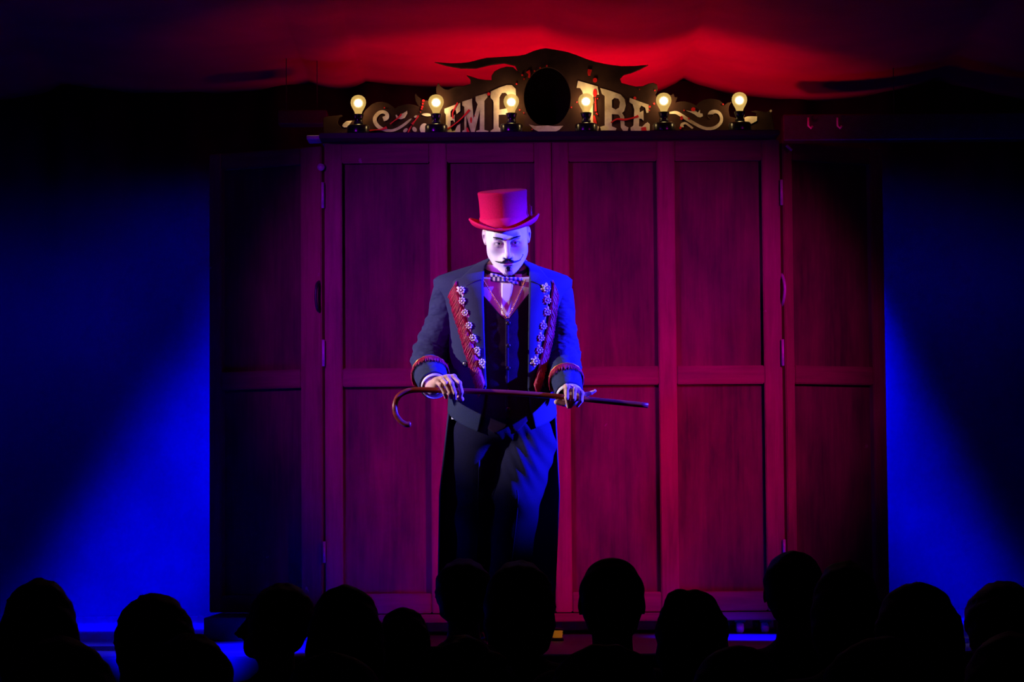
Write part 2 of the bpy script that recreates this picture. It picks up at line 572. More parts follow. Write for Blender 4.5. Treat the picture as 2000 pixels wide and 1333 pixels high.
def hinge(px, py0, py1, mt, door, Y=-0.012):
    a, b = P(px, py0, Y), P(px, py1, Y)
    b = np.array([a[0], a[1], b[2]])
    h = link_mesh('hinge', lathe_mesh('hinge', [(0.0001, 0), (0.0065, 0.001), (0.0065, a[2] - b[2] - 0.001), (0.0001, a[2] - b[2])], 12), mt, None, tuple(b))
    adopt(h, door)


for a, b in ((356, 407), (664, 716), (1058, 1100)):
    hinge(630.5 + (a - 356) * 0.004, a, b, M_STEEL, dl)
for a, b in ((351, 401), (663, 715), (1054, 1090)):
    hinge(1526 + (a - 351) * 0.008, a, b, M_STEEL, dr)


def handle(pts, door):
    h = tube('handle', catmull([P(x, y, Y) for x, y, Y in pts], 6), 0.0065, M_DARKST if door is wing_l else M_STEEL, None, 10)
    adopt(h, door)


handle([(627, 548, 0.03), (619, 556, -0.02), (617, 580, -0.03), (620, 604, -0.02), (628, 612, 0.03)], wing_l)
handle([(1527, 536, 0.02), (1531, 548, -0.02), (1533, 565, -0.03), (1531, 585, -0.02), (1527, 597, 0.02)], wing_r)
lk = link_mesh('lock_ring', lathe_mesh('lock_ring', [(0.001, 0), (0.016, 0), (0.016, 0.008), (0.001, 0.008)], 18), M_STEEL, None, tuple(P(627, 327, -0.012)))
lk.rotation_euler = (math.pi / 2, 0, 0)
adopt(lk, wing_l)

# ------------------------------------------------------------------ sign board
YS = -0.045           # front face of the sign
sign = empty('fairground_sign', tuple(P(1070, 264, -0.03)))
tag(sign, 'ornate brown cutout sign reading EMPIRE in cream letters on the booth ledge', 'sign')
outline = [(632, 265), (631, 230), (640, 227), (655, 226), (667, 224.5), (669, 227), (662, 231), (659, 238), (661, 244), (667, 248.5), (674, 246), (681, 239), (691, 235),
           (700, 236), (706, 228), (713, 216), (719, 210), (727, 203), (736, 199.5), (746, 198.5), (757, 201), (765, 206), (771, 212), (779, 207), (789, 204), (799, 203), (810, 205), (818, 208.5),
           (812, 199), (810, 189), (811, 182), (818, 190), (827, 195), (838, 197), (848, 194), (856, 189), (852, 180), (851.5, 172), (856, 161.5), (861, 169), (868, 174), (876, 175), (884, 171), (891, 168.5), (905, 168),
           (919, 164), (919, 155), (911, 146.5), (922, 150), (934, 154), (948, 156), (960, 156.5), (960, 148), (966, 139), (978, 133), (990, 130), (1002, 131), (1012, 140), (1006, 128),
           (985, 123), (960, 126), (930, 133), (900, 133), (872, 128), (848, 121), (866, 122.5), (882, 123.7), (900, 123), (916, 121.4), (935, 116.5), (950, 113), (975, 111.5), (997, 110), (1012, 109), (1026, 106.4), (1042, 99.5), (1055, 95.8), (1066, 94.2), (1085, 97), (1108, 101.6),
           (1126, 107.5), (1144, 114.8), (1162, 120.5), (1180, 124.5), (1197, 127.3), (1214, 129), (1240, 129), (1267, 126.5), (1250, 135), (1233, 142), (1218, 146), (1211, 154), (1214, 162), (1228, 166), (1242, 169), (1256, 168), (1266, 163.5), (1276, 161.5), (1283, 165), (1285, 172), (1283, 180), (1279.5, 185.6),
           (1286, 190), (1296, 192.5), (1306, 189), (1315.6, 182.5), (1318, 190), (1324, 189), (1320, 200), (1328, 198), (1338, 197.6), (1350, 201), (1360, 206), (1366, 199), (1374, 194.6), (1384, 192.6), (1394, 193), (1405, 195.5), (1410, 200), (1414, 206), (1420, 201), (1429, 198.6),
           (1424, 207), (1423, 216), (1425, 227), (1437, 231), (1452, 230), (1464, 226.5), (1476, 226.5), (1478, 222), (1473, 219.5), (1465.5, 218), (1476, 216), (1488, 217.5), (1497, 219), (1504, 215), (1507, 219), (1509, 232), (1512, 248), (1513.5, 264)]
hole = [(x, min(y, 243.5 + 1.5 * math.cos((x - 1069) * 0.09))) for x, y in ell_poly(1069, 190, 45.5, 58.5, 0, 40)]
sb = plate('sign_board', outline, M_SIGN, sign, YS, YS + 0.02, [hole])
bv = sb.modifiers.new('bevel', 'BEVEL'); bv.width = 0.0015; bv.limit_method = 'ANGLE'
back = plate('back_board', [(1016, 262), (1016, 180), (1030, 145), (1050, 128), (1069, 122), (1088, 128), (1108, 145), (1122, 180), (1122, 262)], M_BLACK, sign, 0.16, 0.17)  # black sheet added so the hole reads dark and hides the red cloth
back['label'] = 'black sheet added to keep the oval hole dark'
LETTERS = [
    [[(868, 213), (899, 201), (899, 217), (892, 223), (890, 215), (884, 213), (880, 218), (880, 229), (885, 229), (888, 224), (888, 240), (885, 235), (880, 236), (880, 250), (883, 257), (889, 255), (893, 246), (899, 242), (899, 264), (868, 264), (868, 256), (871, 252), (871, 224), (868, 220)]],
    [[(903, 199), (922, 193), (922, 201), (925, 232), (933, 204), (929, 197), (929, 189), (952, 182), (952, 190), (946, 197), (946, 254), (954, 256), (952, 263), (930, 263), (930, 256), (937, 254), (937.5, 214), (926, 263), (921, 263), (911, 226), (911, 254), (917, 256), (916.5, 264), (902.5, 264), (903, 256), (907, 254), (907, 209), (903, 206)]],
    [[(958.5, 179), (975, 171.5), (989.6, 166.6), (1000, 166.6), (1007, 174), (1008, 190), (1007, 205), (1003, 215), (992, 224), (974, 224.6), (974, 248), (979, 253.6), (979, 263), (958.5, 263), (958, 256), (964, 252), (964, 200), (962.5, 195.6), (958, 191.6)],
     [(975.4, 208), (975.4, 190), (980, 182), (987, 181), (992, 186), (993.6, 201), (991, 212), (975.4, 214.5)]],
    [[(1129, 158), (1167, 169), (1170, 185), (1160, 186), (1158, 192), (1158, 238), (1163, 244), (1170, 248), (1168, 256), (1128, 256), (1127, 246), (1136, 244), (1140, 238), (1140, 188), (1137, 178), (1133, 172), (1126, 172)]],
    [[(1172, 172), (1193, 178), (1212, 184.8), (1220, 194), (1222, 206.4), (1219, 217), (1214.7, 221), (1219, 228), (1220, 245.6), (1227.5, 249.6), (1225.5, 256.4), (1217, 256), (1212.7, 249.6), (1211, 228), (1208, 224), (1195, 223), (1195, 247), (1204, 251), (1202.6, 255), (1174, 255), (1172, 248), (1181, 245.6), (1181, 187.5), (1175.6, 183.5)],
     [(1195, 210.5), (1195, 195.6), (1200, 191.6), (1208, 193), (1211, 199.7), (1209, 210.5), (1202.6, 214.5)]],
    [[(1230, 191.6), (1250, 199), (1267, 205), (1266.7, 220), (1262.6, 221), (1260, 210.5), (1252.5, 206.4), (1249, 212), (1249.5, 220), (1256.6, 216), (1257, 236), (1252.5, 232), (1248.5, 232), (1247.8, 247), (1254, 248), (1260.6, 241.5), (1264.7, 239), (1269, 243), (1268.7, 256), (1232, 256), (1231.6, 249.6), (1237, 245.6), (1239, 214.5), (1235.6, 203.7), (1229, 199.7)]],
]
for L_ in LETTERS:
    plate('letter', L_[0], M_CREAM, sign, YS - 0.004, YS + 0.001, L_[1:], ref=YS)
c3 = lambda l: [(640 + x / 9.09, 170 + y / 9.09) for x, y in l]
c4 = lambda l: [(1260 + x / 7.143, 160 + y / 7.143) for x, y in l]
orn = [stroke_poly(c3([(985, 572), (1045, 545), (1050, 480), (985, 445), (905, 465), (840, 550), (850, 640), (915, 715), (1010, 762), (1120, 778), (1220, 752), (1330, 690), (1420, 620), (1485, 565)]), [9, 9, 7, 6.5, 7, 7.5, 7.5, 7, 6, 5, 5, 5, 4.5, 1.5]),
       c3([(1205, 500), (1225, 495), (1250, 530), (1300, 520), (1300, 480), (1340, 470), (1410, 425), (1415, 470), (1370, 550), (1300, 575), (1240, 565), (1215, 540)]),
       ell_poly(*c3([(1382, 770)])[0], 5.2, 3.2, -40), ell_poly(*c3([(1542, 755)])[0], 5.4, 4, 55),
       ell_poly(*c3([(1708, 735)])[0], 10, 8, -70), ell_poly(*c3([(1566, 528)])[0], 3.6, 2.4, -20),
       ell_poly(*c3([(1760, 495)])[0], 10, 3, 3),
       c3([(258, 690), (280, 650), (330, 610), (400, 600), (440, 600), (400, 650), (345, 720), (290, 720)]),
       stroke_poly(c4([(340, 435), (430, 430), (500, 465), (600, 530), (700, 590), (800, 640), (890, 655), (980, 635), (1050, 575), (1065, 505), (1035, 440), (980, 415), (925, 432), (912, 470), (935, 495)]), [4, 6, 6.5, 6.5, 6, 6, 6, 6, 6, 6, 6, 7, 9, 11, 8]),
       stroke_poly(c4([(515, 635), (515, 595), (560, 578), (610, 608), (665, 650)]), [7, 5.5, 4, 4, 3.5]),
       c4([(575, 402), (640, 412), (700, 400), (735, 430), (765, 390), (765, 440), (800, 445), (805, 480), (770, 497), (735, 490), (690, 455), (630, 425)]),
       ell_poly(*c4([(355, 598)])[0], 5.4, 5.6, 30),
       c4([(1385, 500), (1420, 486), (1480, 482), (1560, 485), (1560, 545), (1480, 590), (1415, 575), (1390, 545)]),
       ell_poly(1505.5, 217, 2.2, 2.6),
       [(1033, 243.5), (1045, 246.5), (1058, 246), (1070, 245.5), (1083, 247), (1100, 246), (1092, 254), (1080, 259.5), (1068, 260.8), (1054, 258.5), (1043, 253)]]
for o_ in orn:
    plate('painted_scroll', o_, M_CREAM, sign, YS - 0.0035, YS + 0.001, ref=YS)
for o_ in list(sign.children):
    for v_ in o_.data.vertices:
        v_.co.z = max(v_.co.z, Z0(266) + 0.0006)
# red splatter strokes and drops
spl = [stroke_poly(c3([(735, 775), (850, 765), (960, 755), (1050, 720)]), [3, 1.5, 3, 5]), stroke_poly(c3([(1110, 660), (1180, 605), (1260, 545), (1310, 480)]), [2.5, 1.5, 3, 3]),
       stroke_poly(c3([(1615, 510), (1560, 590), (1500, 665)]), [3, 2, 4.5]), stroke_poly(c3([(1490, 690), (1450, 760), (1415, 845)]), [1, 3, 1]),
       stroke_poly([(894, 201), (888, 212), (884, 222), (885, 232)], [3, 2.5, 2.5, 3]), stroke_poly([(870, 255), (885, 245), (900, 233), (917, 215)], [2.5, 2, 2, 4.5]),
       stroke_poly([(1152, 136), (1151, 142), (1151, 148)], [8, 7, 4]), ell_poly(1162, 157, 4.2, 4.5), ell_poly(1162, 182, 4, 8), stroke_poly([(1163, 192), (1163, 205), (1163.5, 218)], [1.5, 2.5, 4]),
       stroke_poly([(1160, 226), (1162, 238), (1165, 253)], [3, 6, 4]), stroke_poly([(1193, 240), (1205, 233), (1220, 234), (1235, 231), (1247, 227)], [2.5, 3, 4, 3, 5]), stroke_poly([(1257, 249), (1258, 256), (1258, 262)], [9, 10, 8]),
       stroke_poly([(1031, 139), (1034, 145), (1033, 152)], [8, 4, 4]), stroke_poly([(912, 250), (914, 258), (914, 264)], [3, 5, 6]), ell_poly(954.5, 184, 3, 3), ell_poly(920, 235, 2, 6)]
for x, y, r in [(827, 197, 2.6), (826, 203, 2), (825, 209, 2.2), (823.5, 213, 2), (821.5, 219, 1.2), (1020, 147, 2), (1023.5, 155, 1.5), (1009, 164, 1.8), (1044, 139, 1.5), (1055, 133, 1.5), (1068, 129, 1.6),
                (1165, 222, 1.6), (1167, 224, 1.2), (1167, 193, 1.4), (1240, 192, 3), (1269, 209, 2), (1277.5, 203, 1.8), (1268, 216, 1.5), (1279, 177, 1.4), (1249, 175, 1.2), (1331, 232, 2.6), (1331, 229, 2), (1345, 232, 1.8), (1354, 214, 4), (1322, 258, 2.2), (1329, 250, 2), (1336, 216, 1.3), (1015, 215, 1.5), (1023, 221, 1.4), (1039, 253, 1.3), (1116, 210, 1.4), (1127, 200, 1.3), (751, 211, 1.3), (1412, 204, 1.4), (1162, 200, 1.4), (927, 227, 1.4), (1096, 262, 1.3)]:
    spl.append(ell_poly(x, y, r, r * random.uniform(0.8, 1.3), random.uniform(0, 90), 9))
pv = []
for s_ in spl:
    cv = [(P(x, y, YS)[0], P(x, y, YS)[2]) for x, y in s_]
    pv.append(plate_arrays(cv, [], YS - 0.006, YS - 0.0002))
v, f = merge_arrays(pv)
v = [(a, b_, max(c, Z0(266) + 0.0006)) for a, b_, c in v]
so = link_mesh('red_splatter', py_mesh('red_splatter', v, f), M_REDP, sign)
tag(so, 'red paint splashes', kind='stuff')

# ------------------------------------------------------------------ lamps on the ledge
m_core, nt, b = new_mat('glowing_filament')
b.inputs['Emission Color'].default_value = (1.0, 0.70, 0.32, 1); b.inputs['Emission Strength'].default_value = 300.0
m_bulb, nt, b = new_mat('frosted_bulb_glass')
nt.nodes.remove(b)
N = nt.nodes.new
em = N('ShaderNodeEmission'); em.inputs[0].default_value = (1.0, 0.60, 0.16, 1); em.inputs[1].default_value = 0.72
tp = N('ShaderNodeBsdfTransparent'); tp.inputs[0].default_value = (1, 0.97, 0.9, 1)
mx = N('ShaderNodeMixShader'); mx.inputs[0].default_value = 0.62
nt.links.new(tp.outputs[0], mx.inputs[1]); nt.links.new(em.outputs[0], mx.inputs[2])
nt.links.new(mx.outputs[0], nt.nodes['Material Output'].inputs[0])
Zl = Z0(266)
bulb_me = lathe_mesh('bulb', [(0.014, 0.0), (0.0145, 0.010), (0.018, 0.021), (0.0255, 0.034), (0.0315, 0.047), (0.0335, 0.058), (0.0322, 0.070), (0.0265, 0.081), (0.0165, 0.0885), (0.006, 0.0915), (0.0005, 0.092)], 32)
core_me = lathe_mesh('filament', [(0.0005, 0.0405), (0.009, 0.043), (0.0145, 0.0485), (0.0168, 0.0565), (0.0145, 0.0645), (0.009, 0.070), (0.0005, 0.0725)], 20)
glow_me = lathe_mesh('inner_glow', [(0.0005, 0.0345), (0.012, 0.038), (0.0195, 0.0455), (0.0222, 0.0565), (0.0195, 0.0675), (0.012, 0.075), (0.0005, 0.0785)], 20)
m_glow = m_bulb.copy(); m_glow.name = 'glow_shell'  # extra glowing sphere added to soften the halo round the filament
m_glow.node_tree.nodes['Emission'].inputs[0].default_value = (1.0, 0.74, 0.32, 1); m_glow.node_tree.nodes['Emission'].inputs[1].default_value = 2.4
m_glow.node_tree.nodes['Mix Shader'].inputs[0].default_value = 0.45
sock_me = lathe_mesh('holder', [(0.0185, 0.0), (0.0185, 0.014), (0.0170, 0.020), (0.0200, 0.030), (0.0245, 0.045), (0.0245, 0.048), (0.015, 0.048), (0.015, 0.044)], 24)
base_me = lathe_mesh('base', [(0.048, 0.0), (0.049, 0.006), (0.049, 0.032), (0.046, 0.038), (0.020, 0.040)], 32)
slot_me = box_mesh('slot', (0.0045, 0.004, 0.012), 0.0015, 1)
ring_me = lathe_mesh('collar', [(0.0195, 0.0), (0.0205, 0.002), (0.0205, 0.007), (0.0195, 0.009)], 24)
spots6 = [(700, 'lit round bulb in a black holder, first from the left on the sign'), (852, 'lit round bulb in a black holder, second from the left, before the first E'),
          (999, 'lit round bulb in a black holder before the letter P'), (1145, 'lit round bulb in a black holder before the letter I'),
          (1297, 'lit round bulb in a black holder, right of the last E'), (1445, 'lit round bulb in a black holder at the right end of the sign')]
for px, lab in spots6:
    x = P(px, 250, -0.1)[0]
    l = empty('bulb_lamp', (x, -0.098, Zl))
    tag(l, lab, 'lamp', 'bulbs along the sign')
    link_mesh('base', base_me, M_SOCKET, l, (x, -0.098, Zl))
    h = link_mesh('holder', sock_me, M_SOCKET, l, (x, -0.098, Zl + 0.039))
    link_mesh('collar', ring_me, M_DARKST, h, (x, -0.098, Zl + 0.046))
    for a in (-0.6, 0.6):
        s = link_mesh('slot', slot_me, M_CREAM, h, (x + 0.0228 * math.sin(a), -0.098 - 0.0228 * math.cos(a), Zl + 0.039 + 0.036))
        s.rotation_euler = (0.15, 0, a)
    g = link_mesh('bulb', bulb_me, m_bulb, l, (x, -0.098, Zl + 0.080))
    link_mesh('filament', core_me, m_core, g, (x, -0.098, Zl + 0.080))
    link_mesh('glow_shell', glow_me, m_glow, g, (x, -0.098, Zl + 0.080))

# amber footlight at the stage edge
fl = empty('footlight', tuple(P(1089, 1252, -0.55) * np.array([1, 1, 0]) + np.array([0, 0, 0.0])))
fx = P(1089, 1245, -0.55)[0]
m_amb, nt, b = new_mat('amber_lens')
b.inputs['Base Color'].default_value = (0.6, 0.25, 0.02, 1); b.inputs['Emission Color'].default_value = (1.0, 0.32, 0.02, 1); b.inputs['Emission Strength'].default_value = 0.16
link_mesh('lens', lathe_mesh('lens', [(0.016, 0.012), (0.021, 0.016), (0.019, 0.022), (0.022, 0.028), (0.020, 0.034), (0.023, 0.040), (0.014, 0.043)], 20), m_amb, fl, (fx, -0.55, 0))
link_mesh('lamp_base', lathe_mesh('lamp_base', [(0.026, 0.0), (0.026, 0.010), (0.018, 0.013)], 20), M_DARKST, fl, (fx, -0.55, 0))
link_mesh('lamp_cap', lathe_mesh('lamp_cap', [(0.018, 0.043), (0.025, 0.044), (0.025, 0.048), (0.010, 0.053)], 20), M_DARKST, fl, (fx, -0.55, 0))
tag(fl, 'small amber footlight on the stage floor below the door seam', 'lamp')

# ------------------------------------------------------------------ implicit surfaces for bodies and cloth
def nets(f, o, h):
    """Naive surface nets: f sampled on a grid with origin o and step h; returns vertices and quads."""
    s = f < 0
    nx, ny, nz = f.shape
    c = [(i, j, k) for i in (0, 1) for j in (0, 1) for k in (0, 1)]
    sl = lambda i, j, k: (slice(i, nx - 1 + i), slice(j, ny - 1 + j), slice(k, nz - 1 + k))
    cnt = sum(s[sl(*q)].astype(np.int8) for q in c)
    act = (cnt > 0) & (cnt < 8)
    idx = np.full(act.shape, -1, dtype=np.int64)
    ai = np.argwhere(act)
    idx[act] = np.arange(len(ai))
    pos = np.zeros((len(ai), 3)); num = np.zeros(len(ai))
    for ax in range(3):
        for q in c:
            if q[ax]:
                continue
            q2 = list(q); q2[ax] = 1
            a = f[ai[:, 0] + q[0], ai[:, 1] + q[1], ai[:, 2] + q[2]]
            b = f[ai[:, 0] + q2[0], ai[:, 1] + q2[1], ai[:, 2] + q2[2]]
            m = (a < 0) != (b < 0)
            t = np.where(m, a / np.where(m, a - b, 1.0), 0.0)
            p = np.tile(np.array(q, dtype=float), (len(ai), 1)); p[:, ax] = t
            pos += p * m[:, None]; num += m
    verts = o + h * (ai + pos / num[:, None])
    quads = []
    for ax in range(3):
        a, b = [(1, 2), (2, 0), (0, 1)][ax]
        sh = list(f.shape)
        lo = [slice(0, n) for n in sh]; hi = [slice(0, n) for n in sh]
        lo[ax] = slice(0, sh[ax] - 1); hi[ax] = slice(1, sh[ax])
        cr = s[tuple(lo)] != s[tuple(hi)]
        e = np.argwhere(cr)
        e = e[(e[:, a] > 0) & (e[:, b] > 0) & (e[:, a] < sh[a] - 1) & (e[:, b] < sh[b] - 1)]
        if not len(e):
            continue
        def g(da, db):
            k = e.copy(); k[:, a] += da; k[:, b] += db
            return idx[k[:, 0], k[:, 1], k[:, 2]]
        qd = np.stack([g(-1, -1), g(0, -1), g(0, 0), g(-1, 0)], 1)
        inside = s[e[:, 0], e[:, 1], e[:, 2]]
        qd[~inside] = qd[~inside][:, ::-1]
        quads.append(qd)
    return verts, np.concatenate(quads)


class SDF:
    def __init__(self, lo, hi, h):
        self.o = np.array(lo, float); self.h = h
        n = [int(math.ceil((b - a) / h)) + 1 for a, b in zip(lo, hi)]
        ax = [self.o[i] + h * np.arange(n[i]) for i in range(3)]
        self.X, self.Y, self.Z = np.meshgrid(*ax, indexing='ij')
        self.f = np.full(self.X.shape, 1.0)

    def ell(self, c, r):
        x, y, z = (self.X - c[0]) / r[0], (self.Y - c[1]) / r[1], (self.Z - c[2]) / r[2]
        k0 = np.sqrt(x * x + y * y + z * z)
        k1 = np.sqrt((x / r[0]) ** 2 + (y / r[1]) ** 2 + (z / r[2]) ** 2) + 1e-9
        return k0 * (k0 - 1.0) / k1

    def cap(self, a, b, ra, rb=None):
        rb = ra if rb is None else rb
        a = np.array(a, float); b = np.array(b, float); d = b - a
        t = ((self.X - a[0]) * d[0] + (self.Y - a[1]) * d[1] + (self.Z - a[2]) * d[2]) / (d @ d + 1e-12)
        t = np.clip(t, 0, 1)
        return np.sqrt((self.X - a[0] - t * d[0]) ** 2 + (self.Y - a[1] - t * d[1]) ** 2 + (self.Z - a[2] - t * d[2]) ** 2) - (ra + (rb - ra) * t)

    def add(self, d, k=0.0):
        if k > 0:
            hh = np.clip(0.5 + 0.5 * (self.f - d) / k, 0, 1)
            self.f = self.f * (1 - hh) + d * hh - k * hh * (1 - hh)
        else:
            self.f = np.minimum(self.f, d)
        return self

    def sub(self, d, k=0.0):
        if k > 0:
            hh = np.clip(0.5 - 0.5 * (self.f + d) / k, 0, 1)
            self.f = self.f * (1 - hh) - d * hh + k * hh * (1 - hh)
        else:
            self.f = np.maximum(self.f, -d)
        return self

    def mesh(self):
        f = self.f
        f[0], f[-1], f[:, 0], f[:, -1], f[:, :, 0], f[:, :, -1] = 1, 1, 1, 1, 1, 1
        return nets(f, self.o, self.h)


# ------------------------------------------------------------------ performer
YB = -1.2


def W(px, py, d=0.0):
    return P(px, py, YB - d)


M_COAT = mat('navy_wool', (0.030, 0.036, 0.080), 0.75, 0.12, 300, 0.12, spec=0.05)
M_SLEEVE = mat('navy_wool_creased', (0.030, 0.036, 0.080), 0.75, 0.12, 14, 0.85, spec=0.05, stretch=(1, 1, 1.8), bump_scale=7)
M_SLEEVE.node_tree.nodes['Bump'].inputs['Distance'].default_value = 0.045
M_LAPEL = mat('navy_lapel_cloth', (0.034, 0.040, 0.086), 0.65, 0.1, 400, 0.1, spec=0.08)
M_TROUS = mat('dark_navy_trouser_wool', (0.014, 0.013, 0.040), 0.9, 0.15, 250, 0.12, spec=0.05)
M_VEST = mat('black_plum_waistcoat', (0.020, 0.008, 0.030), 0.7, 0.2, 200, 0.1, spec=0.06)
M_SHIRT = mat('white_shirt_cotton', (0.72, 0.68, 0.68), 0.7, 0.04, 60, 0.08, spec=0.2)
M_COLLAR = mat('white_starched_collar', (0.85, 0.84, 0.84), 0.5, 0.02, 60, spec=0.3)
M_RIBBON = mat('black_ribbon', (0.03, 0.03, 0.04), 0.4, 0.1, 60)
M_HAT = mat('red_felt', (0.58, 0.005, 0.080), 0.85, 0.1, 220, 0.15, spec=0.05)
M_HATB = mat('red_silk_band', (0.62, 0.008, 0.090), 0.75, 0.06, 120, spec=0.08)
M_FRINGE = mat('crimson_fringe', (0.42, 0.008, 0.055), 0.45, 0.35, 90, spec=0.4)
M_PEARL = mat('pearl_white', (0.80, 0.74, 0.72), 0.3, 0.05, 80, spec=0.5)
M_GOLD = mat('gold_bead', (0.85, 0.36, 0.06), 0.3, 0.15, 90, metal=0.6)
M_HAIR = mat('dark_brown_hair', (0.018, 0.014, 0.018), 0.55, 0.3, 120)
M_GREYH = mat('grizzled_hair', (0.6, 0.55, 0.56), 0.6, 0.3, 160)
M_CANE = mat('polished_dark_wood', (0.24, 0.028, 0.022), 0.32, 0.35, 22, 0.05, spec=0.35, stretch=(0.4, 3, 3))
M_SHOE = mat('black_patent', (0.01, 0.01, 0.012), 0.15, 0.1, 30, spec=0.6)
M_EYE = mat('eye_white', (0.62, 0.58, 0.60), 0.2, 0.03, 40, spec=0.5)
M_IRIS = mat('dark_iris', (0.012, 0.010, 0.012), 0.1, 0.1, 40, spec=0.5)
M_BUTTON = mat('black_button', (0.012, 0.010, 0.016), 0.25, 0.1, 40, spec=0.6)

m_skin, nt, b = new_mat('skin_and_greasepaint')
N = nt.nodes.new; LK = nt.links.new
at1 = N('ShaderNodeAttribute'); at1.attribute_name = 'paint'
at2 = N('ShaderNodeAttribute'); at2.attribute_name = 'dark'
no = N('ShaderNodeTexNoise'); no.inputs['Scale'].default_value = 60; no.inputs['Detail'].default_value = 4
mxa = N('ShaderNodeMix'); mxa.data_type = 'RGBA'
mxa.inputs['A'].default_value = (0.62, 0.32, 0.26, 1); mxa.inputs['B'].default_value = (0.86, 0.82, 0.83, 1)
LK(at1.outputs['Fac'], mxa.inputs['Factor'])
mxb = N('ShaderNodeMix'); mxb.data_type = 'RGBA'
mxb.inputs['B'].default_value = (0.035, 0.024, 0.032, 1)
mm = N('ShaderNodeMath'); mm.operation = 'MULTIPLY_ADD'; mm.inputs[1].default_value = 0.5; 
ml = N('ShaderNodeMath'); ml.operation = 'MULTIPLY'
LK(no.outputs[0], mm.inputs[0]); mm.inputs[2].default_value = 0.72
LK(mm.outputs[0], ml.inputs[0]); LK(at2.outputs['Fac'], ml.inputs[1])
LK(ml.outputs[0], mxb.inputs['Factor']); LK(mxa.outputs['Result'], mxb.inputs['A'])
LK(mxb.outputs['Result'], b.inputs['Base Color'])
b.inputs['Roughness'].default_value = 0.6
b.inputs['Specular IOR Level'].default_value = 0.15
b.inputs['Subsurface Weight'].default_value = 0.0
bp = N('ShaderNodeBump'); bp.inputs['Strength'].default_value = 0.06; bp.inputs['Distance'].default_value = 0.002
LK(no.outputs[0], bp.inputs['Height']); LK(bp.outputs[0], b.inputs['Normal'])

man = empty('person', tuple(W(975, 1266)))
tag(man, 'man in red top hat and navy tailcoat, white painted face, holding a cane level', 'person')

# --- head: local frame, x to the right of the picture, y out of the face, z to the crown
HS = 1.10
PT = math.radians(20)
RL = math.radians(2.5)
HC = W(989.5, 462, 0.02)
ex = np.array([math.cos(RL), 0, math.sin(RL)])
ez0 = np.array([-math.sin(RL), 0, math.cos(RL)])
ey0 = np.array([0.0, -1, 0])
ey = ey0 * math.cos(PT) - ez0 * math.sin(PT)
ez = ez0 * math.cos(PT) + ey0 * math.sin(PT)


def HL(p):
    p = np.atleast_2d(np.array(p, float)) * HS
    return HC + p[:, :1] * ex + p[:, 1:2] * ey + p[:, 2:3] * ez


def to_local(w):
    d = np.array(w) - HC
    return np.array([d @ ex, d @ ey, d @ ez]) / HS


S = SDF((-0.105, -0.135, -0.24), (0.105, 0.140, 0.135), 0.0024)
S.add(S.ell((0, -0.015, 0.034), (0.0725, 0.096, 0.086)))
S.add(S.ell((0, 0.026, -0.020), (0.0665, 0.062, 0.085)), 0.03)
S.add(S.ell((0, 0.036, -0.078), (0.043, 0.046, 0.044)), 0.045)
S.add(S.ell((0, 0.073, -0.112), (0.019, 0.017, 0.016)), 0.024)
for sx in (-1, 1):
    S.add(S.ell((sx * 0.043, 0.062, -0.020), (0.021, 0.020, 0.018)), 0.025)
    S.add(S.ell((sx * 0.049, 0.012, -0.045), (0.018, 0.024, 0.026)), 0.03)
    S.add(S.cap((sx * 0.047, 0.0, -0.062), (sx * 0.020, 0.055, -0.108), 0.010), 0.03)
S.add(S.cap((-0.036, 0.080, 0.019), (0.036, 0.080, 0.019), 0.0115), 0.016)
for sx in (-1, 1):
    S.add(S.cap((sx * 0.014, 0.090, 0.012), (sx * 0.040, 0.081, 0.021), 0.0065), 0.010)
    S.sub(S.ell((sx * 0.0305, 0.098, -0.004), (0.0195, 0.017, 0.0135)), 0.012)
for sx in (-1, 1):
    S.add(S.ell((sx * 0.0305, 0.0778, 0.0035), (0.0165, 0.0138, 0.0078)), 0.004)
    S.add(S.ell((sx * 0.0305, 0.0770, -0.0125), (0.0155, 0.0125, 0.0058)), 0.005)
S.add(S.cap((0, 0.085, 0.012), (0, 0.112, -0.040), 0.0075, 0.0105), 0.011)
S.add(S.ell((0, 0.1145, -0.043), (0.0115, 0.0115, 0.0100)), 0.006)
for sx in (-1, 1):
    S.add(S.ell((sx * 0.0135, 0.1010, -0.0465), (0.0078, 0.0105, 0.0078)), 0.006)
    S.sub(S.ell((sx * 0.0062, 0.1065, -0.0545), (0.0038, 0.0055, 0.0040)), 0.003)
S.add(S.ell((0, 0.084, -0.066), (0.027, 0.016, 0.018)), 0.016)
S.add(S.cap((-0.018, 0.0945, -0.0675), (0.018, 0.0945, -0.0675), 0.0048), 0.006)
S.add(S.cap((-0.014, 0.0950, -0.0775), (0.014, 0.0950, -0.0775), 0.0055), 0.007)
S.sub(S.cap((-0.022, 0.1005, -0.0722), (0.022, 0.1005, -0.0722), 0.0018), 0.003)
for sx in (-1, 1):
    S.add(S.ell((sx * 0.0755, -0.006, 0.000), (0.0095, 0.0185, 0.0300)), 0.004)
    S.add(S.ell((sx * 0.0800, -0.010, 0.010), (0.0060, 0.0150, 0.0190)), 0.006)
    S.sub(S.ell((sx * 0.0810, 0.0090, -0.001), (0.0058, 0.0120, 0.0140)), 0.003)
    S.sub(S.ell((sx * 0.0830, 0.0060, 0.019), (0.0040, 0.0090, 0.0050)), 0.003)
nb = to_local(W(987, 560, -0.055)); nb2 = to_local(W(987, 600, -0.055))
S.add(S.cap((0, -0.030, -0.045), nb, 0.052, 0.050), 0.018)
S.add(S.cap(nb, nb2, 0.050, 0.056), 0.02)
S0 = S.f.copy()
hv, hq = S.mesh()
loc = hv.copy()
x, y, z = loc[:, 0], loc[:, 1], loc[:, 2]
sst = lambda a, b, t: np.clip((t - a) / (b - a), 0, 1) ** 2 * (3 - 2 * np.clip((t - a) / (b - a), 0, 1))
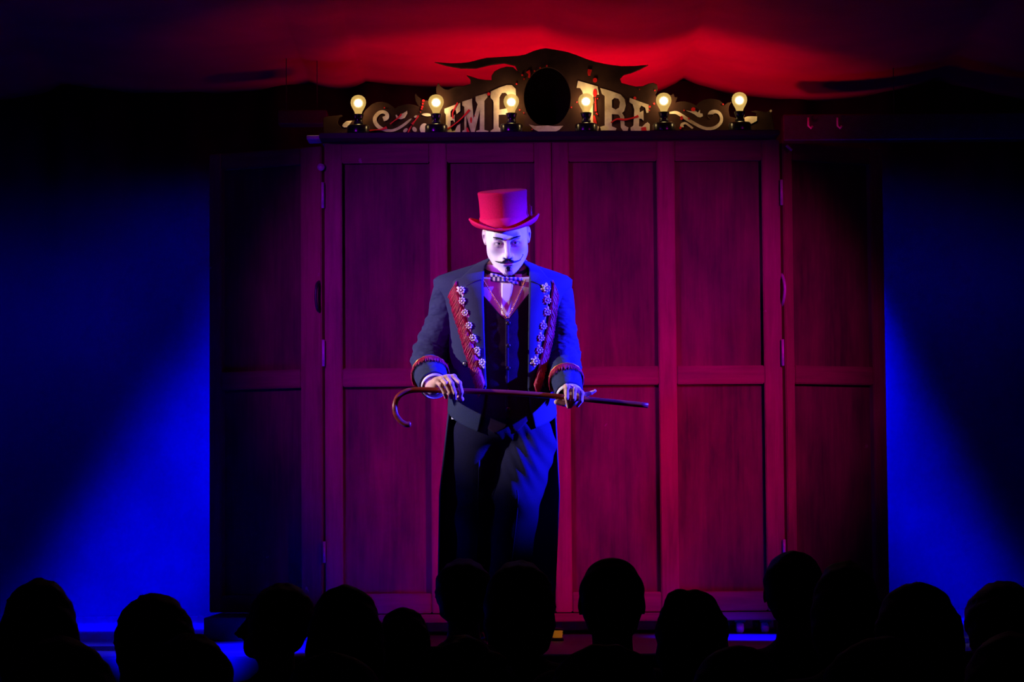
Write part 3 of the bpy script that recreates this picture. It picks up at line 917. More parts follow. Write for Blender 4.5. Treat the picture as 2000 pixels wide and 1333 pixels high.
paint = np.maximum(sst(-0.005, 0.015, y) * sst(0.079, 0.072, np.abs(x)), 0.55 * sst(0.068, 0.074, np.abs(x))) * sst(-0.138, -0.126, z)
dark = np.zeros(len(x))
for sx in (-1, 1):
    q = ((x - sx * 0.029) / 0.021) ** 2 + ((z + 0.005) / 0.0125) ** 2 + ((y - 0.085) / 0.03) ** 2
    dark = np.maximum(dark, 0.74 * np.exp(-q * 1.0))
    q = ((x - sx * 0.030) / 0.018) ** 2 + ((z + 0.0045) / 0.0040) ** 2 + ((y - 0.088) / 0.02) ** 2
    dark = np.maximum(dark, 0.9 * np.exp(-q * 1.3))
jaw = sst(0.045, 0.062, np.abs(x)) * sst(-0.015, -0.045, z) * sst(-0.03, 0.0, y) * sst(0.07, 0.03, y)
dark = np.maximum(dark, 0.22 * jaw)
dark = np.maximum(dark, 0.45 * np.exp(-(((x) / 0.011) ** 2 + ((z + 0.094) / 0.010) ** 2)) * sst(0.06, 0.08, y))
dark = np.maximum(dark, 0.42 * np.exp(-((x / 0.024) ** 2 + ((z + 0.0722) / 0.0040) ** 2)) * sst(0.08, 0.09, y))
hw = HL(loc)


def ysurf(xx, zz):
    """How far the face stands out at (x, z) in the head's frame."""
    i = int(round((xx - S.o[0]) / S.h)); k = int(round((zz - S.o[2]) / S.h))
    col = S0[i, :, k]
    j = np.where(col < 0)[0].max()
    return S.o[1] + S.h * (j + col[j] / (col[j] - col[j + 1]))

# --- hands: each finger its own bent chain rooted in the palm
CY = 0.285                                    # the cane stands this far in front of the body plane


def hand_field(fingers, palm, wrist, elbow_dir, lo, hi, thumb):
    Hs = SDF(lo, hi, 0.0019)
    wr_ = np.array(wrist)
    for q, r in palm:
        Hs.add(Hs.cap(wr_, q, 0.0215, r), 0.014)
    ctr = np.mean([q for q, _ in palm], axis=0)
    Hs.add(Hs.ell(wr_ * 0.45 + ctr * 0.55, (0.031, 0.024, 0.019)), 0.018)
    Hs.add(Hs.cap(wr_, wr_ + np.array(elbow_dir), 0.026, 0.031), 0.012)
    for ch, rad in fingers + [thumb]:
        fs = SDF(lo, hi, 0.0019)
        for i in range(len(ch) - 1):
            fs.add(fs.cap(ch[i], ch[i + 1], rad[i], rad[i + 1]), 0.003)
        fs.add(fs.ell(ch[1], (rad[1] * 1.09,) * 3), 0.004)
        Hs.add(fs.f, 0.0042)
    return Hs.mesh()


H = lambda px, py, d: W(px, py, CY + d)
R4 = [0.0098, 0.0092, 0.0084, 0.0070]
lf = [([H(853, 746, 0.004), H(861, 753, 0.031), H(868, 768, 0.030), H(871, 777, 0.012)], [r * 0.90 for r in R4]),
      ([H(864, 741, 0.006), H(872, 751, 0.036), H(879, 767, 0.034), H(881, 777, 0.014)], R4),
      ([H(874, 738, 0.008), H(882, 750, 0.038), H(888, 768, 0.036), H(889, 779, 0.016)], R4),
      ([H(886, 737, 0.008), H(897, 749, 0.032), H(901, 766, 0.030), H(899, 777, 0.012)], R4)]
lp = [(c[0], 0.0125) for c, _ in lf]
lth = ([H(868, 758, -0.040), H(884, 772, -0.024), H(894, 777, -0.004), H(902, 780, 0.012)], [0.0135, 0.0120, 0.0105, 0.0092])
lw = H(846, 757, -0.062)
a_, b_ = np.min([p for c, _ in lf + [lth] for p in c] + [lw], axis=0) - 0.05, np.max([p for c, _ in lf + [lth] for p in c] + [lw], axis=0) + 0.05
lhv, lhq = hand_field(lf, lp, lw, W(838, 742, CY - 0.11) - lw, a_, b_ + np.array([0, 0.03, 0]), lth)
rf = [([H(1106, 756, -0.004), H(1108, 757, 0.028), H(1107, 777, 0.032), H(1110, 795, 0.016)], [r * 1.06 for r in R4]),
      ([H(1119, 758, -0.004), H(1122, 761, 0.028), H(1121, 779, 0.030), H(1114, 795, 0.008)], R4),
      ([H(1130, 764, -0.006), H(1136, 769, 0.022), H(1135, 783, 0.026), H(1128, 793, 0.016)], R4),
      ([H(1137, 771, -0.012), H(1146, 771, 0.002), H(1154, 768, 0.008), H(1162, 764, 0.010)], [r * 0.88 for r in R4])]
rp = [(c[0], 0.0125) for c, _ in rf]
rth = ([H(1112, 784, -0.045), H(1102, 788, -0.028), H(1094, 787, -0.010), H(1087, 786, 0.004)], [0.0135, 0.0120, 0.0110, 0.0098])
rw = H(1117, 776, -0.072)
a_, b_ = np.min([p for c, _ in rf + [rth] for p in c] + [rw], axis=0) - 0.05, np.max([p for c, _ in rf + [rth] for p in c] + [rw], axis=0) + 0.05
rhv, rhq = hand_field(rf, rp, rw, W(1117, 764, CY - 0.12) - rw, a_, b_ + np.array([0, 0.03, 0]), rth)

# --- trunk, arms and legs under the clothes
lo = W(780, 1262, -0.25); hi = W(1180, 500, 0.30)
T = SDF((W(780, 1262)[0], YB - 0.36, 0.03), (W(1180, 600)[0], YB + 0.22, W(980, 500)[2]), 0.012)
T.add(T.cap(W(983, 575, -0.02), W(980, 700, -0.01), 0.098, 0.088))
T.add(T.cap(W(905, 572, -0.02), W(1060, 572, -0.02), 0.062), 0.05)
T.add(T.cap(W(955, 830, -0.01), W(1010, 830, -0.01), 0.095), 0.06)
T.add(T.cap(W(987, 520, -0.055), W(985, 580, -0.03), 0.055, 0.065), 0.04)
for ch, rad in (([W(876, 578, -0.02), W(839, 690, 0.0), W(842, 746, CY - 0.10)], [0.046, 0.038, 0.029]), ([W(1086, 578, -0.02), W(1100, 690, 0.0), W(1114, 766, CY - 0.11)], [0.046, 0.038, 0.029]),
                ([W(942, 850, 0), W(936, 1030, 0.0), W(928, 1225, -0.10)], [0.080, 0.055, 0.04]), ([W(1018, 850, 0), W(1008, 1010, 0.09), W(985, 1222, 0.05)], [0.080, 0.055, 0.04])):
    for i in range(len(ch) - 1):
        T.add(T.cap(ch[i], ch[i + 1], rad[i], rad[i + 1]), 0.03)
tv, tq = T.mesh()
allv = np.concatenate([hw, lhv, rhv, tv])
n1, n2, n3 = len(hw), len(hw) + len(lhv), len(hw) + len(lhv) + len(rhv)
allq = np.concatenate([hq[:, ::-1], lhq + n1, rhq + n2, tq + n3])
bme = np_mesh('body', allv, allq)
pa = bme.attributes.new('paint', 'FLOAT', 'POINT'); pb = bme.attributes.new('dark', 'FLOAT', 'POINT')
pa.data.foreach_set('value', np.concatenate([paint, np.full(len(allv) - n1, 0.12)]).astype(np.float32))
pb.data.foreach_set('value', np.concatenate([dark, np.zeros(len(allv) - n1)]).astype(np.float32))
body = link_mesh('body', bme, m_skin, man)
body['label'] = 'white painted face and bare hands'
sm = body.modifiers.new('smooth', 'SMOOTH'); sm.factor = 0.4; sm.iterations = 2


def sphere_mesh(name, c, r, seg=16, rings=10):
    v, f = [], []
    for j in range(rings + 1):
        th = math.pi * j / rings
        for i in range(seg):
            ph = 2 * math.pi * i / seg
            v.append((c[0] + r[0] * math.sin(th) * math.cos(ph), c[1] + r[1] * math.sin(th) * math.sin(ph), c[2] + r[2] * math.cos(th)))
    for j in range(rings):
        for i in range(seg):
            a, b2 = j * seg + i, j * seg + (i + 1) % seg
            f.append((a, a + seg, b2 + seg, b2))
    return v, f


for sx in (-1, 1):
    ec = HL((sx * 0.0305, 0.0765, -0.0045))[0]
    e = link_mesh('eye', py_mesh('eye', *sphere_mesh('eye', ec, (0.0132,) * 3), True), M_EYE, body)
    ic = HL((sx * 0.0305 + (0.002 if sx < 0 else -0.001), 0.0838, -0.0030))[0]
    link_mesh('iris', py_mesh('iris', *sphere_mesh('iris', ic, (0.0064,) * 3), True), M_IRIS, e)


def strands(name, list_paths, mt, parent, r0=0.0010, r1=0.0003, n=4, kind=True):
    parts = []
    for pth in list_paths:
        m = len(pth)
        parts.append(tube_arrays(pth, [r0 + (r1 - r0) * i / (m - 1) for i in range(m)], n))
    v, f = merge_arrays(parts)
    o = link_mesh(name, py_mesh(name, v, f, True), mt, parent)
    if kind: o['kind'] = 'stuff'
    return o


# eyebrows, moustache, goatee: hairs rooted on the skin
def hair_path(pts, lift):
    return [HL((p[0], ysurf(p[0], p[1]) + l_, p[1]))[0] for p, l_ in zip(pts, lift)]


for sx in (-1, 1):
    L_ = []
    for k in range(190):
        t = random.random()
        bx = 0.0135 + 0.029 * t
        bz = 0.0135 + 0.013 * t - 0.007 * t * t + random.uniform(-0.0034, 0.0034) * (1 - 0.6 * t)
        L_.append(hair_path([(sx * bx, bz), (sx * (bx + 0.003), bz + 0.001), (sx * (bx + 0.0065), bz + 0.0012)], (0.0002, 0.0016, 0.0012)))
    o = strands('eyebrow', L_, M_HAIR, body, 0.0010, 0.0004)
mL = []
for sx in (-1, 1):
    for k in range(330):
        t0 = random.random() ** 1.3 * 0.72
        t1 = min(1.0, t0 + random.uniform(0.22, 0.34))
        off = random.uniform(-1, 1)
        pts = []
        for q in range(4):
            t = t0 + (t1 - t0) * q / 3
            zz = -0.0585 - 0.0125 * math.sin(min(1.0, t / 0.7) * math.pi / 2) + 0.001 * max(0.0, t - 0.7) / 0.3 + off * 0.0046 * (1 - t) ** 0.6
            pts.append((sx * (0.0015 + 0.0455 * t), zz))
        mL.append(hair_path(pts, (0.0003, 0.0035, 0.0045, 0.0030)))
mo = strands('moustache', mL, M_HAIR, body, 0.0011, 0.0004)
curl = [(0.0420, -0.0690), (0.0470, -0.0660), (0.0515, -0.0600), (0.0550, -0.0560), (0.0545, -0.0530), (0.0525, -0.0545)]
tube('moustache_curl', catmull([HL((a, ysurf(a, b_) + 0.0008, b_))[0] for a, b_ in curl], 5), 0.0011, M_HAIR, mo, 6)['label'] = 'thin waxed curl on the cheek'
gL, gG = [], []
for k in range(420):
    gz = random.uniform(-0.086, -0.124)
    wd = 0.006 + 0.010 * min(1, max(0, (-0.086 - gz) / 0.02))
    gx = random.gauss(0, wd * 0.55)
    if abs(gx) > 0.015:
        continue
    pth = hair_path([(gx, gz), (gx * 1.05, gz - 0.003), (gx * 1.08, gz - 0.0065)], (0.0002, 0.0020, 0.0026))
    core_ = abs(gx) < 0.0065 and gz > -0.100
    (gL if core_ or random.random() < 0.12 else gG).append(pth)
strands('goatee', gL, M_HAIR, body, 0.0007, 0.0003)
strands('chin_beard', gG, M_GREYH, body, 0.0005, 0.0002)

# --- torso cross-sections shared by shirt, waistcoat and coat (picture units of 2 mm)
SEC = np.array([  # v, centre, half width, front, back
    [506, 985, 30, 24, 40], [514, 985, 44, 32, 46], [522, 984, 68, 42, 52], [532, 983, 100, 50, 54], [541, 982, 125, 56, 56], [548, 982, 133, 60, 57],
    [562, 982, 132, 65, 58], [585, 982, 120, 70, 58], [620, 981, 108, 73, 57], [660, 980, 104, 72, 55], [700, 979, 101, 69, 52], [740, 979, 100, 66, 50], [780, 980, 102, 66, 53], [820, 981, 105, 66, 57], [860, 982, 108, 66, 62]], float)


def sec(v):
    return [np.interp(v, SEC[:, 0], SEC[:, i]) for i in range(1, 5)]


def tp(theta, v, off=0.0, fold=0.0):
    c, a, bf, bb = sec(v)
    s_, c_ = math.sin(theta), math.cos(theta)
    bb_ = bf if c_ > 0 else bb
    xx = c + (a + off) * math.copysign(abs(s_) ** 0.9, s_)
    d = (bb_ + off + fold) * math.copysign(abs(c_) ** 0.9, c_)
    return W(xx, v - off * 0.25, d * 0.002 - 0.02)


def th_of(xx, v, off=0.0):
    c, a, bf, bb = sec(v)
    s_ = max(-1, min(1, (xx - c) / (a + off)))
    return math.copysign(math.asin(abs(s_) ** (1 / 0.9)), s_)


def grid_sheet(name, fn, nu, nv, mt, parent, thick=0.003, smooth=True, offset=0.0, sub=0):
    v = [fn(i / nu, j / nv) for j in range(nv + 1) for i in range(nu + 1)]
    f = [(j * (nu + 1) + i, j * (nu + 1) + i + 1, (j + 1) * (nu + 1) + i + 1, (j + 1) * (nu + 1) + i) for j in range(nv) for i in range(nu)]
    o = link_mesh(name, py_mesh(name, v, f, smooth), mt, parent)
    if thick:
        m_ = o.modifiers.new('thick', 'SOLIDIFY'); m_.thickness = thick; m_.offset = offset
    return o


lerp = lambda t, pts: float(np.interp(t, [p[0] for p in pts], [p[1] for p in pts]))
# shirt
shirt = grid_sheet('shirt', lambda s_, t: tp(-2.2 + 4.4 * s_, (543 - 8 * abs(-2.2 + 4.4 * s_)) * (1 - t) + 818 * t, -6), 48, 60, M_SHIRT, man, 0.002)
shirt['label'] = 'white dress shirt'
grid_sheet('shirt_bib', lambda s_, t: tp(th_of(979 + (1003 - 979 - 9 * t) * s_, 552 + 66 * t), 552 + 66 * t, -3.5), 6, 14, M_COLLAR, shirt, 0.003)
for xa, xb in ((886, 919), (1052, 1068)):
    grid_sheet('shirt_tail', lambda s_, t: tp(th_of(xa + (xb - xa) * s_, 800 + 19 * t), 800 + 19 * t, 0.4), 8, 4, M_COLLAR, shirt, 0.002)
# waistcoat
VT = [(-1.6, 560), (-0.62, 548), (-0.44, 552), (0.02, 622), (0.10, 622), (0.50, 552), (0.7, 548), (1.6, 560)]
VB = [(-1.6, 812), (-0.5, 818), (-0.10, 848), (0.03, 838), (0.10, 822), (0.22, 846), (0.5, 818), (1.6, 812)]


def vest_fn(s_, t):
    th = -1.55 + 3.1 * s_
    v = lerp(th, VT) + (lerp(th, VB) - lerp(th, VT)) * t
    wr = 1.0 * math.sin(v * 0.16 + 3 * th) * math.exp(-((th - 0.12) / 0.25) ** 2) * (1 if v > 640 else 0)
    return tp(th, v, -2.5 + wr * 0.8)


vest = grid_sheet('waistcoat', vest_fn, 90, 60, M_VEST, man, 0.003)
vest['label'] = 'dark waistcoat with gold beaded neckline'
plk = grid_sheet('front_edge', lambda s_, t: tp(th_of(987 + 7 * s_, 624 + 196 * t), 624 + 196 * t, -0.6), 3, 30, M_VEST, vest, 0.003)


def disc(name, p, r, mt, parent, nrm=(0, -1, 0)):
    me = lathe_mesh(name, [(0.0004, 0.004), (r * 0.7, 0.0042), (r, 0.0028), (r, 0.0)][::-1], 16)
    o = link_mesh(name, me, mt, None, tuple(p))
    o.rotation_euler = Vector(nrm).to_track_quat('Z', 'Y').to_euler()
    bpy.context.view_layer.update()
    o.parent = parent
    o.matrix_parent_inverse = (Matrix.Translation(parent.location)).inverted()
    return o


for py in (632, 676, 720, 764, 800):
    disc('button', tp(th_of(992.5, py), py, 1.5), 0.0085, M_BUTTON, vest)
bead_v = []
for side in (-1, 1):
    n_ = 26
    for k in range(n_):
        t = k / (n_ - 1)
        xx = (944 + (990 - 944) * t) if side < 0 else (1026 + (993 - 1026) * t)
        vv = 548 + (621 - 548) * t
        bead_v.append((side, sphere_mesh('b', tp(th_of(xx, vv), vv, 0.2), (0.0033, 0.0033, 0.0030), 8, 6)))
for side in (-1, 1):
    v, f = merge_arrays([q for s_, q in bead_v if s_ == side])
    o = link_mesh('bead_trim', py_mesh('bead_trim', v, f, True), M_GOLD, vest)

# collar, ribbon, bow tie
def collar_fn(r_off, v0, hgt):
    def fn(s_, t):
        th = -2.6 + 5.2 * s_ + 0.0
        c_, s__ = math.cos(th), math.sin(th)
        xx = 987 + (42 + r_off) * s__
        vv = v0 - 3 + 15 * (c_) - hgt * (0.68 + 0.32 * c_) * (t - 0.5)
        return W(xx, vv, (34 + r_off) * c_ * 0.002 - 0.014)
    return fn


collar = grid_sheet('collar', collar_fn(0, 525, 34), 50, 4, M_COLLAR, man, 0.002)
collar['label'] = 'white stand collar with wing tips'
grid_sheet('ribbon', collar_fn(1.6, 526, 9), 50, 2, M_RIBBON, collar, 0.002)
for sx in (-1, 1):
    x0 = 987 + sx * 17
    vv = [W(x0, 536, 0.05), W(x0 + sx * 15, 536, 0.04), W(x0 + sx * 14, 562, 0.058), W(x0 + sx * 6, 548, 0.058)]
    o = link_mesh('collar_tip', py_mesh('collar_tip', vv, [(0, 1, 2, 3)] if sx > 0 else [(3, 2, 1, 0)]), M_COLLAR, collar)
    m_ = o.modifiers.new('thick', 'SOLIDIFY'); m_.thickness = 0.002
m_tie, nt, b = new_mat('striped_bow_tie_silk')
tc = nt.nodes.new('ShaderNodeTexCoord'); ck = nt.nodes.new('ShaderNodeTexChecker')
ck.inputs['Scale'].default_value = 1.0
mp = nt.nodes.new('ShaderNodeMapping'); mp.inputs['Scale'].default_value = (118, 0.001, 55); mp.inputs['Location'].default_value = (0.2, 0.5, 0.45)
nt.links.new(tc.outputs['Object'], mp.inputs[0]); nt.links.new(mp.outputs[0], ck.inputs[0])
ck.inputs['Color1'].default_value = (0.05, 0.035, 0.20, 1); ck.inputs['Color2'].default_value = (0.72, 0.66, 0.75, 1)
nt.links.new(ck.outputs[0], b.inputs['Base Color']); b.inputs['Roughness'].default_value = 0.4
tie0 = W(989, 546, 0.095)
tie = link_mesh('bow_tie', py_mesh('bow_tie', *sphere_mesh('k', (0, 0, 0), (0.011, 0.008, 0.0105)), True), m_tie, man, tuple(tie0))
tie['label'] = 'striped blue and white bow tie'
for sx in (-1, 1):
    vv, ff = [], []
    for j in range(9):
        for i in range(11):
            u, w = i / 10, j / 8 - 0.5
            hh = 0.011 + 0.013 * math.sin(min(1, u * 1.1) * math.pi * 0.55)
            vv.append((sx * (0.006 + 0.056 * u), -0.004 + 0.010 * u + 0.004 * math.cos(w * 9), w * hh * 1.15 - 0.011 * u * sx * 1.0 - 0.001))
    for j in range(8):
        for i in range(10):
            ff.append((j * 11 + i, j * 11 + i + 1, (j + 1) * 11 + i + 1, (j + 1) * 11 + i))
    me = py_mesh('bow', vv, ff, True)
    o = link_mesh('bow', me, m_tie, tie, tuple(tie0))
    m_ = o.modifiers.new('thick', 'SOLIDIFY'); m_.thickness = 0.006; m_.offset = 0

# --- trousers
TR = SDF((W(860, 1262)[0], YB - 0.32, 0.02), (W(1110, 700)[0], YB + 0.26, W(980, 790)[2]), 0.0065)
TR.add(TR.ell(W(983, 838, -0.015), (0.188, 0.125, 0.10)))
TR.add(TR.cap(W(935, 872, -0.01), W(934, 1020, 0.005), 0.098, 0.082), 0.04)
TR.add(TR.cap(W(934, 1020, 0.005), W(926, 1232, -0.09), 0.082, 0.078), 0.03)
TR.add(TR.cap(W(1034, 872, 0.0), W(1010, 985, 0.100), 0.104, 0.086), 0.03)
TR.add(TR.cap(W(1010, 985, 0.100), W(984, 1228, 0.06), 0.084, 0.078), 0.02)
X, Y, Z = TR.X, TR.Y, TR.Z
zc = W(984, 900)[2]
TR.f += 0.0035 * np.sin(70 * (Z - zc) + 30 * X + 14 * np.sin(9 * X)) * np.exp(-((Z - zc) / 0.12) ** 2) * np.clip((X - W(960, 900)[0]) * 8, 0, 1)
zk = W(1000, 985)[2]
TR.f += 0.003 * np.sin(60 * (Z - zk) - 35 * X) * np.exp(-((Z - zk) / 0.10) ** 2)
TR.f += 0.002 * np.sin(34 * Z + 25 * X + 11 * Y)
v, q = TR.mesh()
trs = link_mesh('trousers', np_mesh('trousers', v, q), M_TROUS, man)
sm = trs.modifiers.new('smooth', 'SMOOTH'); sm.factor = 0.5; sm.iterations = 3
for ch in ([W(1010, 958, 0.190), W(1011, 990, 0.190), W(1001, 1080, 0.170), W(991, 1180, 0.152)], [W(936, 900, 0.095), W(934, 1010, 0.092), W(930, 1120, 0.04)]):
    tube('crease', catmull(ch, 5), 0.003, M_TROUS, trs, 6)
for cx, d, a in ((926, -0.02, -0.25), (984, 0.13, 0.1)):
    c0 = W(cx, 1262, d); c0[2] = 0.0
    Sh = SDF(c0 + np.array([-0.09, -0.17, -0.004]), c0 + np.array([0.09, 0.17, 0.13]), 0.007)
    dx = math.sin(a)
    Sh.add(Sh.cap(c0 + np.array([dx * 0.10, -0.10, 0.030]), c0 + np.array([0, 0.0, 0.042]), 0.036, 0.040))
    Sh.add(Sh.cap(c0 + np.array([0, 0.0, 0.042]), c0 + np.array([-dx * 0.09, 0.09, 0.040]), 0.040, 0.038), 0.02)
    Sh.add(Sh.cap(c0 + np.array([-dx * 0.05, 0.06, 0.05]), c0 + np.array([-dx * 0.06, 0.07, 0.11]), 0.042, 0.040), 0.02)
    Sh.sub(Sh.Z - c0[2] - 0.001)
    v, q = Sh.mesh()
    link_mesh('shoe', np_mesh('shoe', v, q), M_SHOE, man)

# --- tailcoat
XLc = [(506, 958), (520, 946), (560, 944), (650, 946), (755, 950), (800, 945), (845, 935)]
XRc = [(506, 1014), (525, 1034), (570, 1033), (650, 1032), (760, 1031), (800, 1036), (845, 1046)]


def coat_fn(s_, t):
    # s runs from the left front edge round the back to the right front edge
    sv = [(0, 845), (0.10, 826), (0.2, 806), (0.3, 800), (0.7, 800), (0.8, 806), (0.9, 822), (1, 838)]
    v = 507 + (lerp(s_, sv) - 507) * t
    t0, t1 = th_of(lerp(v, XLc), v, 2), th_of(lerp(v, XRc), v, 2)
    th = t0 + (-(2 * math.pi) + (t1 - t0)) * s_
    th = (th + math.pi) % (2 * math.pi) - math.pi
    fold = 1.1 * math.sin(v * 0.11 + 5 * th) * math.exp(-((v - 770) / 50) ** 2)
    return tp(th, v, 2.0, fold)


coat = grid_sheet('tailcoat', coat_fn, 130, 80, M_COAT, man, 0.004)
coat['label'] = 'navy tailcoat with flower and fringe trimmed lapels'


def tail_fn(s_, t):
    th = math.radians(78) + (math.radians(282) - math.radians(78)) * s_
    th = th if th <= math.pi else th - 2 * math.pi
    v = 792 + (1172 - 792) * t
    a = 104 + 16 * min(1, t * 2.2) - 4 * t
    bb = 58 + 40 * t
    c = 981 - 8 * t
    k = 2.5 * math.sin(9 * th + 2.0) * t
    s__, c__ = math.sin(th), math.cos(th)
    xx = c + (a + k + (0 if s__ < 0 else -6 * t)) * s__
    d = (bb + k) * c__ if c__ < 0 else 30 * c__
    return W(xx, v, d * 0.002 - 0.03)


grid_sheet('coat_tails', tail_fn, 70, 40, M_COAT, coat, 0.004)

# lapels
XOL = [(507, 952), (516, 932), (530, 916), (545, 900), (549, 886), (556, 884), (600, 897), (650, 913), (700, 929), (740, 941), (757, 947)]
XOR = [(507, 1018), (516, 1044), (530, 1058), (545, 1070), (549, 1082), (556, 1083), (600, 1076), (650, 1066), (700, 1055), (740, 1043), (762, 1035)]


def lapel(inn, out, v0, v1):
    def fn(s_, t):
        v = v0 + (v1 - v0) * t
        a, b2 = lerp(v, inn), lerp(v, out)
        xx = a + (b2 - a) * s_
        return tp(th_of(xx, v, 4), v, 4.0 + 1.8 * math.sin(math.pi * min(1, s_ * 1.0)) * min(1, t * 4))
    return fn


ll = grid_sheet('lapel', lapel(XLc, XOL, 507, 757), 12, 80, M_LAPEL, coat, 0.004)
lr = grid_sheet('lapel', lapel(XRc, XOR, 507, 762), 12, 80, M_LAPEL, coat, 0.004)
# gorge seams
for pts in ([(941, 547), (925, 553), (908, 562)], [(1036, 549), (1050, 556), (1064, 562)]):
    tube('gorge_seam', catmull([tp(th_of(a, b_, 6), b_, 6.6) for a, b_ in pts], 5), 0.0012, M_RIBBON, coat, 5)


def sleeve(pts, radii, ph, sx):
    path = catmull(pts, 12)
    rr = [float(x_) for x_ in np.interp(np.linspace(0, len(pts) - 1, len(path)), range(len(pts)), radii)]

    def wob(t, a):
        e = math.exp(-((t - 0.60) / 0.17) ** 2)
        inner = 0.5 + 0.5 * math.cos(a - (0.3 if sx < 0 else 2.8))
        r1 = math.sin(38 * t + 2.2 * math.sin(a + ph) + ph)
        r2 = math.sin(61 * t - 2.6 * math.sin(a - ph * 1.7) + 1)
        r3 = math.sin(23 * t + 1.6 * math.sin(2 * a + ph))
        return (0.150 * (1 - abs(r1)) ** 1.5 * e * (0.4 + inner) + 0.110 * (1 - abs(r2)) ** 2 * e + 0.045 * (1 - abs(r3)) ** 1.6 * math.exp(-((t - 0.35) / 0.3) ** 2)
                + 0.012 * math.sin(15 * t + 2 * a) - 0.05)
    o = tube('sleeve', path, rr, M_SLEEVE, coat, 56, False, wob)
    m_ = o.modifiers.new('thick', 'SOLIDIFY'); m_.thickness = 0.004; m_.offset = -1
    return o, path, rr


sl, slp, slr = sleeve([W(896, 557, -0.02), W(878, 576, -0.02), W(866, 625, -0.02), W(842, 690, 0.0), W(840, 726, 0.09), W(848, 753, CY - 0.085)], [0.056, 0.068, 0.062, 0.066, 0.064, 0.057], 0.4, -1)
sr, srp, srr = sleeve([W(1069, 557, -0.02), W(1086, 576, -0.02), W(1092, 625, -0.02), W(1098, 690, 0.0), W(1105, 735, 0.10), W(1112, 770, CY - 0.10)], [0.056, 0.066, 0.061, 0.062, 0.058, 0.054], 1.7, 1)
for pth, rr, nm in ((slp, slr, 0), (srp, srr, 1)):
    e0, e1 = pth[-1], pth[-1] - pth[-4]
    e1 = e1 / np.linalg.norm(e1)
    path = [e0 - e1 * 0.05, e0 - e1 * 0.01, e0 + e1 * 0.016]
    o = tube('shirt_cuff', path, [0.047, 0.048, 0.0475], M_COLLAR, shirt, 32, False)
    m_ = o.modifiers.new('thick', 'SOLIDIFY'); m_.thickness = 0.003
    o['label'] = 'white shirt cuff'
# coat buttons
disc('button', tp(th_of(909, 713, 3), 713, 4), 0.011, M_BUTTON, coat, (-0.45, -0.85, 0))
disc('button', tp(th_of(1063, 755, 3), 755, 4), 0.011, M_BUTTON, coat, (0.45, -0.85, 0))


# fringes
def fringe(name, line, direc, n, ln, parent, r0=0.0015, lift=0.004):
    L_ = []
    cl = catmull(line, 10)
    for k in range(n):
        t = (k + random.random() * 0.8) / n * (len(cl) - 1)
        i = min(int(t), len(cl) - 2)
        p0 = cl[i] + (cl[i + 1] - cl[i]) * (t - i)
        d = np.array(direc(t / (len(cl) - 1))) * ln * random.uniform(0.75, 1.1)
        j = np.array([random.uniform(-1, 1) * 0.003, random.uniform(-1.0, 0.4) * 0.005, 0])
        up = np.array([0, -lift, 0])
        L_.append([p0, p0 + d * 0.3 + up * 1.3 + j * 0.4, p0 + d * 0.7 + up + j, p0 + d])
    o = strands(name, L_, M_FRINGE, parent, r0, 0.0009, 4)
    o['label'] = 'dark red silk fringe'
    return o


fl_line = [tp(th_of(x_, y_, 5), y_, 7.5) for x_, y_ in ((893, 551), (899, 575), (906, 600), (914, 630), (922, 660), (931, 690), (939, 720), (948, 750))]
fringe('fringe', fl_line, lambda t: (-0.58 + 0.15 * t, 0.30 - 0.28 * t, -1.0), 900, 0.056, coat, 0.0011)
fr_line = [tp(th_of(x_, y_, 5), y_, 7.5) for x_, y_ in ((1078, 550), (1076, 575), (1073, 600), (1069, 630), (1063, 660), (1057, 690), (1050, 720), (1041, 752))]
fringe('fringe', fr_line, lambda t: (0.42 - 0.10 * t, 0.24 - 0.20 * t, -1.0), 900, 0.054, coat, 0.0011)
for pth, rr in ((slp, slr), (srp, srr)):
    i = int(len(pth) * 0.80)
    c0, t0 = pth[i], pth[i + 1] - pth[i - 1]
    t0 = t0 / np.linalg.norm(t0)
    s0 = np.cross(t0, (0, 0, 1.0)); s0 /= np.linalg.norm(s0)
    w0 = np.cross(s0, t0)
    ring = [c0 + (rr[i] + 0.003) * 1.05 * (math.cos(a) * s0 + math.sin(a) * w0) for a in np.linspace(0, 2 * math.pi, 17)]
    L_ = []
    for k in range(220):
        a = 2 * math.pi * k / 220
        rad = math.cos(a) * s0 + math.sin(a) * w0
        p0 = c0 + (rr[i] + 0.002) * 1.06 * rad
        hang = np.array([0, 0, -1.0])
        d = t0 * 0.75 + hang * (0.5 + 0.3 * abs(math.cos(a)))
        d = d - rad * min(0, d @ rad) * 1.0
        d = d / np.linalg.norm(d) * random.uniform(0.028, 0.042)
        L_.append([p0, p0 + d * 0.5 + rad * 0.004, p0 + d + rad * 0.002 + np.array([random.uniform(-1, 1) * 0.003, 0, 0])])
    o = strands('cuff_fringe', L_, M_FRINGE, coat, 0.0014, 0.0008, 4)
    o['label'] = 'dark red fringe round the forearm'
    tube('cuff_braid', ring, 0.0028, M_GOLD, coat, 6)

